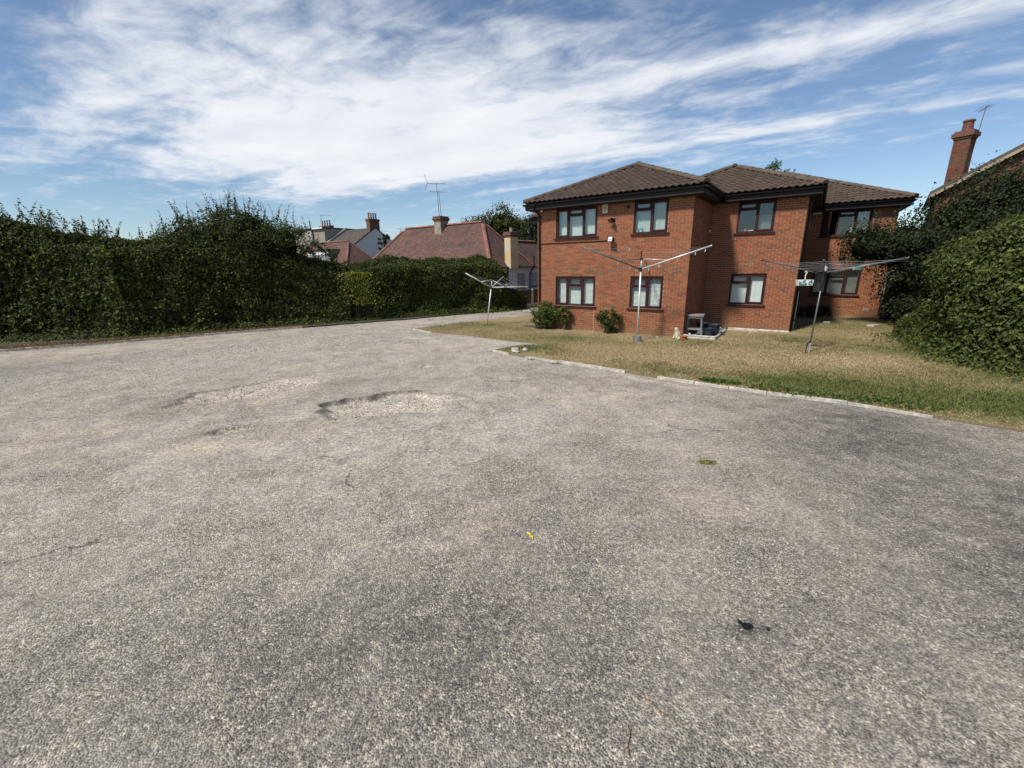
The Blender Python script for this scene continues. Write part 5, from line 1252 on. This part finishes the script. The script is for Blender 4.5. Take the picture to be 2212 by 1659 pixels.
def hip_roof(parent, u0, u1, v0, v1, ze, zr, mat, gauge=.11, tw=.17, capm=None, left_hip=True, right_hip=True):
    """ridge along u; local coordinates"""
    h = (v1 - v0) / 2; tanp = (zr - ze) / h; L = u1 - u0; vc = (v0 + v1) / 2; ul, ur = u0 + (h if left_hip else 0), u1 - (h if right_hip else 0)
    dk = MB(); e = .02; P_ = [(u0, v0, ze - e), (u1, v0, ze - e), (u1, v1, ze - e), (u0, v1, ze - e), (ul, vc, zr - e), (ur, vc, zr - e)]
    dk.add(P_, [(0, 1, 5, 4), (2, 3, 4, 5), (1, 2, 5), (3, 0, 4)]); rf = dk.build('roof', m_deck, parent)
    tl = MB(); plain_tiles(tl, (u0, v0), (1, 0), (0, 1), L, 1 if left_hip else 0, 1 if right_hip else 0, h, ze, tanp, gauge, tw)
    if right_hip: plain_tiles(tl, (u1, v0), (0, 1), (-1, 0), v1 - v0, 1, 1, h, ze, tanp, gauge, tw)
    tl.build('roof_tiling', mat, rf, kind='stuff')
    if capm:
        if right_hip: caps(capm, (u1, v0, ze), (ur, vc, zr), .42, rf, -.02); caps(capm, (u1, v1, ze), (ur, vc, zr), .42, rf, -.02)
        if left_hip: caps(capm, (u0, v0, ze), (ul, vc, zr), .42, rf, -.02)
        caps(capm, (ul, vc, zr), (ur, vc, zr), .42, rf, -.03)
    return rf
def stack(parent, u, v, z0, z1, wu, wv, mat, capmat, npots, potmat, pot_h=.5, flare=True, name='chimney'):
    c = MB(); c.box(u - wu / 2, u + wu / 2, v - wv / 2, v + wv / 2, z0, z1); ch = c.build(name, mat, parent)
    k = MB(); z = z1
    for (ex, h) in (((.06, .10), (.11, .12), (.05, .14)) if flare else ((.04, .10), (.06, .08))): k.box(u - wu / 2 - ex, u + wu / 2 + ex, v - wv / 2 - ex, v + wv / 2 + ex, z, z + h); z += h
    k.build('chimney_cap', capmat, ch)
    for i in range(npots):
        t = (i + .5) / npots - .5; pu, pv = (u + t * wu * .95, v) if wu > wv else (u, v + t * wv * .95)
        MB().lathe([(.10, 0), (.13, .02), (.115, pot_h * .8), (.14, pot_h * .86), (.13, pot_h), (.09, pot_h), (.09, 0)], (pu, pv, z), 10).build('chimney_pot', potmat, ch)
    return ch, z
def aerial(p, mast_h, yaw_, booms, label, mat=m_steelgrey, lean=(0, 0), grid=False, sc=1.0):
    e = empty('aerial', p, yaw_); tag(e, label, 'aerial'); lx, ly = lean
    MB().tube((0, 0, 0), (lx * mast_h, ly * mast_h, mast_h), .022 * sc, .018 * sc, 6).build('mast', mat, e)
    for (zf, ln, ne, el, x0) in booms:
        z = mast_h * zf; bx_, by_ = lx * z, ly * z; mb = MB(); mb.tube((bx_ + x0, by_, z), (bx_ + x0 + ln, by_, z - .03), .014 * sc, .014 * sc, 5)
        for i in range(ne):
            x = bx_ + x0 + ln * (i + .5) / ne; mb.tube((x, by_ - el / 2, z), (x, by_ + el / 2, z), .007 * sc, .007 * sc, 4)
        mb.build('boom', mat, e)
    if grid:
        z = mast_h * booms[0][0]; mb = MB(); x = booms[0][4] + lx * z
        for i in range(7): mb.tube((x - .18 * abs(i - 3) / 3, -.35, z - .5 + i * .18), (x - .18 * abs(i - 3) / 3, .35, z - .5 + i * .18), .008 * sc, .008 * sc, 4)
        for s_ in (-.3, .3): mb.path([(x - .18, s_, z - .5), (x, s_, z + .04), (x - .18, s_, z + .58)], .009 * sc, 4)
        mb.build('reflector', mat, e)
    return e
# --- bungalow with the red roof
bg = empty('bungalow', (OX, OY, 0), -YAW); tag(bg, 'low white bungalow with mossy red tiled hipped roof and two chimneys behind the clipped hedge', 'house')
hip_roof(bg, -30.8, -16.0, 10.26, 16.14, 2.42, 5.92, m_rtile, .11, .17, red_cap)
# rear range with its lower ridge running back
dk = MB(); P_ = [(-16.0, 13.5, 2.42), (-16.0, 26, 2.42), (-17.75, 26, 4.52), (-17.75, 13.5, 4.52), (-19.5, 13.5, 2.42), (-19.5, 26, 2.42)]
dk.add([(p[0], p[1], p[2] - .02) for p in P_], [(0, 1, 2, 3), (3, 2, 5, 4)]); rr_f = dk.build('rear_roof', m_deck, bg)
tl = MB(); plain_tiles(tl, (-16.0, 15.2), (0, 1), (-1, 0), 10.8, 0, 0, 1.75, 2.42, 1.2, .11, .17); tl.build('roof_tiling', m_rtile, rr_f, kind='stuff')
caps(red_cap, (-17.75, 15.0, 4.52), (-17.75, 25.5, 4.52), .42, rr_f, -.04)
w_ = MB(); w_.box(-30.3, -16.25, 10.7, 15.7, 0, 2.42)
w_.box(-19.2, -16.25, 15.7, 25.5, 0, 2.42); w_.box(-16.249, -16.10, 12.7, 13.25, 0, 2.40); w_.build('wall', m_rend_w, bg)
gx_ = MB(); gx_.box(-15.98, -15.88, 10.2, 25.8, 2.33, 2.42); gx_.box(-30.8, -15.88, 10.16, 10.26, 2.33, 2.42); gx_.build('gutter', m_black, bg)
for (v0, v1, z0, z1) in ((14.06, 15.17, .35, 1.88), (16.15, 17.2, .75, 1.88)):
    f = MB(); f.box(-16.245, -16.21, v0, v1, z0, z1); wo = f.build('window', plain('sage_frame', (.20, .22, .20), .6), bg)
    MB().box(-16.209, -16.20, v0 + .08, v1 - .08, z0 + .08, z1 - .42).build('pane', m_steelgrey, wo); MB().box(-16.209, -16.20, v0 + .08, v1 - .08, z1 - .34, z1 - .08).build('pane', m_steelgrey, wo)
    MB().box(-16.24, -16.12, v0 - .05, v1 + .05, z0 - .06, z0).build('sill', m_stackbrick, wo)
mb = MB(); mb.path([(-15.9, 16.05, 3.25), (-15.9, 16.05, 2.35), (-16.02, 15.8, 2.05), (-16.12, 15.75, 1.8), (-16.12, 15.75, .05)], .055, 8); mb.build('soil_pipe', m_black, bg)
mb = MB(); mb.tube((-16.14, 12.55, .05), (-16.14, 12.55, 2.4), .05, .05, 8); mb.build('downpipe', m_black, bg)
stack(bg, -23.3, 13.05, 4.6, 6.25, .75, .95, m_rend_c, m_stackbrick, 0, m_pots)
chs, zt = stack(bg, -16.0, 12.92, 2.3, 4.6, .55, 1.05, m_rend_y, m_stackbrick, 1, m_rend_c, .30)
aerial(hw(-23.45, 13.05, 6.3), 2.95, 0.15, [(.985, 1.5, 9, .42, -.75)], 'tall television aerial with grid reflector on the bungalow chimney', lean=(-.03, 0), grid=True, sc=1.2)
aerial(hw(-23.05, 12.9, 6.0), 2.55, 0.15, [(.985, 1.45, 9, .42, -.75)], 'shorter television aerial mast beside the grid one on the bungalow chimney', lean=(-.05, 0), sc=1.2)
# --- second bungalow further away
b2 = empty('bungalow', (OX, OY, 0), -YAW); tag(b2, 'small red hipped roof with a flat dormer beyond the dark hedge', 'house')
hip_roof(b2, -58, -43.6, 17.4, 23.3, 2.42, 5.92, m_rtile, .16, .24, red_cap)
MB().box(-57.5, -44, 17.8, 22.9, 0, 2.42).build('wall', m_rend_w, b2)
mb = MB(); mb.box(-52.5, -47.4, 17.95, 20.2, 3.3, 4.75); dm = mb.build('dormer', m_lead, b2)
MB().box(-52.7, -47.2, 17.75, 20.3, 4.76, 4.90).build('dormer_roof', m_black, dm); MB().box(-52.3, -47.6, 17.90, 17.948, 4.25, 4.7).build('pane', m_white, dm)
# --- white gabled house with big chimney
gh = empty('gabled_house', (OX, OY, 0), -YAW); tag(gh, 'white rendered gable end with brown tiled roof and tall four pot chimney', 'house')
GU, GV, GZ = -58.0, 33.9, 9.0
mb = MB(); hw_ = 6.4; ez = GZ - hw_ * .62
mb.add([(GU, GV - hw_, 0), (GU, GV + hw_, 0), (GU, GV + hw_, ez), (GU, GV, GZ - .05), (GU, GV - hw_, ez), (GU - 8, GV - hw_, 0), (GU - 8, GV + hw_, 0), (GU - 8, GV + hw_, ez), (GU - 8, GV, GZ - .05), (GU - 8, GV - hw_, ez)],
       [(0, 1, 2, 3, 4), (9, 8, 7, 6, 5), (0, 4, 9, 5), (1, 6, 7, 2)]); mb.build('wall', m_rend_w, gh)
dk = MB(); dk.add([(GU + .08, GV - hw_ - .3, ez - .19), (GU + .08, GV, GZ), (GU - 8, GV, GZ), (GU - 8, GV - hw_ - .3, ez - .19), (GU + .08, GV + hw_ + .3, ez - .19), (GU - 8, GV + hw_ + .3, ez - .19)], [(0, 1, 2, 3), (1, 4, 5, 2)]); rf = dk.build('roof', m_deck, gh)
tl = MB(); plain_tiles(tl, (GU - 8, GV - hw_ - .3), (1, 0), (0, 1), 8.08, 0, 0, hw_ + .3, ez - .19, .62, .32, .33, .03); tl.build('roof_tiling', m_gtile, rf, kind='stuff')
mb = MB()
for sg in (-1, 1): mb.add([(GU + .09, GV, GZ + .04), (GU + .09, GV + sg * (hw_ + .3), ez - .15), (GU + .09, GV + sg * (hw_ + .3), ez - .33), (GU + .09, GV, GZ - .14), (GU + .02, GV, GZ + .04), (GU + .02, GV + sg * (hw_ + .3), ez - .15)], [(0, 1, 2, 3), (0, 4, 5, 1)] if sg > 0 else [(3, 2, 1, 0), (1, 5, 4, 0)])
mb.build('verge', m_black, rf)
# raised party wall on the left of the roof
mb = MB(); mb.add([(GU - 7.6, GV, GZ + .45), (GU - 7.6, GV - hw_, ez + .40), (GU - 8.1, GV - hw_, ez + .40), (GU - 8.1, GV, GZ + .45), (GU - 7.6, GV, GZ - .3), (GU - 7.6, GV - hw_, ez - .3), (GU - 8.1, GV - hw_, ez - .3), (GU - 8.1, GV, GZ - .3)], [(0, 3, 2, 1), (0, 1, 5, 4), (3, 7, 6, 2), (1, 2, 6, 5), (0, 4, 7, 3)]); mb.build('parapet', m_lead, gh)
stack(gh, GU - .45, GV, 8.0, 9.95, .85, 2.0, m_stackbrick, m_stackbrick, 4, m_pots, .95)
mb = MB(); mb.path([(GU + .10, GV + 1.55, 3.0), (GU + .10, GV + 1.5, 7.6), (GU + .10, GV + 3.1, 7.5)], .05, 6); mb.path([(GU + .10, GV + 1.9, 7.5), (GU + .1, GV + 2.3, 3.0)], .03, 5); mb.build('pipe', m_black, gh)
# --- grey dormer house to its left
dh = empty('dormer_house', (OX, OY, 0), -YAW); tag(dh, 'grey pebbledashed flat roofed dormer with white windows beside the gabled house', 'house')
MB().box(-76.0, -66.2, 29.8, 37, 0, 9.1).build('wall', m_rend_grey, dh)
rf = MB().box(-76.4, -66.1, 29.5, 37.2, 9.12, 9.32).build('roof', m_black, dh); MB().box(-69.2, -66.15, 29.40, 29.49, 9.08, 9.30).build('fascia', m_white, rf)
for (u0, u1, z0, z1) in ((-74.9, -73.6, 7.6, 8.9), (-71.2, -70.2, 7.2, 8.9)):
    f = MB(); f.box(u0, u1, 29.72, 29.80, z0, z1); wo = f.build('window', m_white, dh); MB().box(u0 + .12, u1 - .12, 29.69, 29.719, z0 + .12, z1 - .6).build('pane', m_steelgrey, wo); MB().box(u0 + .12, u1 - .12, 29.69, 29.719, z1 - .5, z1 - .12).build('pane', m_steelgrey, wo)
mb = MB(); mb.tube((-69.55, 29.7, 5), (-69.55, 29.7, 9.2), .09, .09, 8); mb.tube((-70.3, 29.9, 9.2), (-70.45, 29.9, 10.6), .10, .08, 8); mb.build('pipe', m_black, dh)
stack(dh, -71.8, 34, 8.9, 9.9, 3.2, .8, m_stackbrick, m_stackbrick, 4, m_pots, .95, False)
aerial(hw(-73.1, 34, 10.2), 1.9, .6, [(.95, 2.0, 6, .6, -.2)], 'small aerial beside the four pots of the grey dormer house', sc=1.8)
# --- distant single stack and aerial masts
fs = empty('distant_chimney', (-18.2, 76, 0)); tag(fs, 'distant dark chimney with thin aerials between the gable and the red roof', 'chimney')
MB().box(-.5, .5, -.4, .4, 0, 7.5).build('stack_wall', m_stackbrick, fs); MB().box(-.62, .62, -.5, .5, 7.5, 7.75).build('chimney_cap', m_stackbrick, fs); MB().lathe([(.22, 0), (.26, .5), (.2, .5), (.18, 0)], (.05, 0, 7.75), 10).build('chimney_pot', m_black, fs)
aerial((-18.3, 76.3, 7.6), 1.25, .9, [(.9, 1.4, 5, .5, -.7)], 'thin aerial on the distant dark chimney', sc=1.5)
aerial((-20.8, 74, 6.5), 2.0, .3, [(.9, 1.9, 6, .5, -.9)], 'thin aerial on a pole right of the white gable', sc=1.5)
aerial((-8.8, 60, 5.5), 2.4, .2, [(.97, 1.9, 8, .5, -.9)], 'thin aerial poking above the red bungalow ridge', sc=1.4)
# --- neighbouring house on the right with tall chimney
nh = empty('neighbour_house', (17.9, 17.2, 0), 0); tag(nh, 'brick neighbouring house with sloping roof verge and tall chimney behind the dark tree', 'house')
# gable plane runs roughly along the boundary; verge climbs to the right
gd = Vector((.75, -.66, 0)); gn = Vector((-.66, -.75, 0))
def nl(a_, n_, z): p = gd * a_ + gn * n_; return (p.x, p.y, z)
def nz_(a_): return 5.98 + .62 * a_
mb = MB(); mb.add([nl(-1.3, 0, 0), nl(9, 0, 0), nl(9, 0, nz_(4.5) - 2.5), nl(4.5, 0, nz_(4.5) - .25), nl(-1.3, 0, nz_(-1.3) - .25), nl(-1.3, -8, 0), nl(9, -8, 0), nl(9, -8, nz_(4.5) - 2.5), nl(4.5, -8, nz_(4.5) - .25), nl(-1.3, -8, nz_(-1.3) - .25)], [(0, 1, 2, 3, 4), (9, 8, 7, 6, 5), (0, 4, 9, 5), (1, 6, 7, 2)]); mb.build('wall', m_neighbrick, nh)
dk = MB(); dk.add([nl(-1.55, .25, nz_(-1.55)), nl(4.5, .25, nz_(4.5)), nl(4.5, -8.3, nz_(4.5)), nl(-1.55, -8.3, nz_(-1.55)), nl(-1.55, .25, nz_(-1.55) - .12), nl(4.5, .25, nz_(4.5) - .12), nl(4.5, -8.3, nz_(4.5) - .12), nl(-1.55, -8.3, nz_(-1.55) - .12), nl(9.4, .25, nz_(4.5) - 2.72), nl(9.4, -8.3, nz_(4.5) - 2.72)], [(0, 1, 2, 3), (7, 6, 5, 4), (4, 5, 1, 0), (1, 8, 9, 2), (4, 0, 3, 7)]); rf = dk.build('roof', m_gtile, nh)
mb = MB(); mb.add([nl(-1.55, .27, nz_(-1.55) - .13), nl(4.5, .27, nz_(4.5) - .13), nl(4.5, .27, nz_(4.5) - .25), nl(-1.55, .27, nz_(-1.55) - .25), nl(-1.55, .23, nz_(-1.55) - .13), nl(4.5, .23, nz_(4.5) - .13), nl(4.5, .23, nz_(4.5) - .25), nl(-1.55, .23, nz_(-1.55) - .25)], [(3, 2, 1, 0), (4, 5, 6, 7), (0, 1, 5, 4), (2, 3, 7, 6)]); mb.build('bargeboard', plain('faded_board', (.34, .27, .18), .8), rf)
ce = empty('tall_chimney', (19.55, 20.2, 0), .5); tag(ce, 'tall slim brick chimney stack rising beside the neighbouring roof', 'chimney')
MB().box(-.262, .262, -.262, .262, 0, 7.35).build('stack_wall', plain('grey_mortar', (.17, .13, .105), .95), ce)
bk_ = MB()
for k in range(30, 98):
    z = k * .075; o_ = .1125 if k % 2 else 0
    for sgn in (-1, 1):
        x = -.27 - o_
        while x < .27:
            a_, b_ = max(x, -.27), min(x + .215, .27); x += .225
            if b_ - a_ < .03: continue
            t_ = random.choice((2, 2, 3, 3, 4, 0)); bk_.box(a_, b_, min(sgn * .27, sgn * .17), max(sgn * .27, sgn * .17), z + .005, z + .07, t_); bk_.box(min(sgn * .27, sgn * .17) , max(sgn * .27, sgn * .17), max(a_, -.168), min(b_, .168), z + .005, z + .07, t_) if min(b_, .168) - max(a_, -.168) > .03 else None
bk_.build('brickwork', [brick_mat('stack_brick_%d' % i, tuple(x * .62 for x in c), 'island') for i, c in enumerate(BRICK_C)], ce, kind='stuff')
zb_ = 7.35
for ex, h in ((.04, .08), (.09, .15), (.03, .08)): MB().box(-.27 - ex, .27 + ex, -.27 - ex, .27 + ex, zb_, zb_ + h).build('corbel', m_stackbrick, ce); zb_ += h
MB().lathe([(.22, 0), (.18, .04), (.165, .34), (.20, .36), (.195, .42), (.14, .42), (.14, 0)], (0, 0, zb_), 14).build('chimney_pot', m_pots, ce)
aerial((19.95, 20.25, 5.6), 3.0, 1.1, [(.985, .95, 6, .42, -.35)], 'slim aerial mast leaning beside the tall neighbouring chimney', lean=(.02, -.06), sc=.9)
# --- trees beyond
crown('far_tree', 'broad dark tree rising behind the red bungalow ridge', (-.9, 48.5, 0), [(0, 0, 6.6, 2.2, 1.8, 2.0), (-2.6, .3, 5.9, 1.6, 1.4, 1.5), (2.0, 0, 5.6, 1.8, 1.5, 1.7), (-4.2, .5, 5.4, 1.4, 1.2, 1.0), (.5, 0, 4.0, 3.6, 1.8, 1.6)], .21, 17000, m_leaf_h, 4.5, .3, 'trees behind the bungalow', 8, clump=.7)
crown('far_tree', 'dense dark conifer like tree close to the brick house corner', (2.6, 42.0, 0), [(0, 0, 5.3, 1.5, 1.4, 2.0), (.8, 0, 3.8, 1.6, 1.4, 1.6), (-.9, 0, 4.0, 1.5, 1.3, 1.5)], .19, 7500, m_leaf_d, 3.5, .25, 'trees behind the bungalow', 8, clump=.6)
crown('roadside_tree', 'feathery tree top showing above the brown ridge of the brick house', (26.3, 46, 0), [(0, 0, 9.6, 1.9, 1.5, 1.5), (-1.0, 0, 9.1, 1.2, 1, 1.3), (1.4, 0, 9.0, 1.3, 1, 1.2)], .26, 2600, m_leaf_r, 7.5, .3, None, 8, shoots_n=40, shoot_h=(.5, 1.3), core=False)
crown('small_tree', 'small leafy tree top between the white gable and the distant chimney', (-20.3, 72, 0), [(0, 0, 6.6, 1.2, 1, 1.3)], .3, 500, m_leaf_d, 5, .2, None, 5, core=False)
# far belt of trees and gardens closing the horizon
e = empty('far_woodland', (0, 150, 0)); tag(e, 'far belt of trees closing the horizon behind the houses', 'woodland', kind='stuff')
n = 24000; a = rng.uniform(-1.15, 1.15, n); R_ = rng.uniform(150, 170, n); nzF = make_noise(55, .05, 3); hF = 4.2 + 1.2 * nzF(np.c_[a * 160, R_ * 0])
P = np.c_[np.sin(a) * R_, np.cos(a) * R_ - 150, hF * rng.random(n)]
leaf_mesh('leaves', [leaf_arrays(P, np.tile([0, -1.0, .4], (n, 1)), rng.uniform(.8, 1.8, n))], m_leaf_d, e)
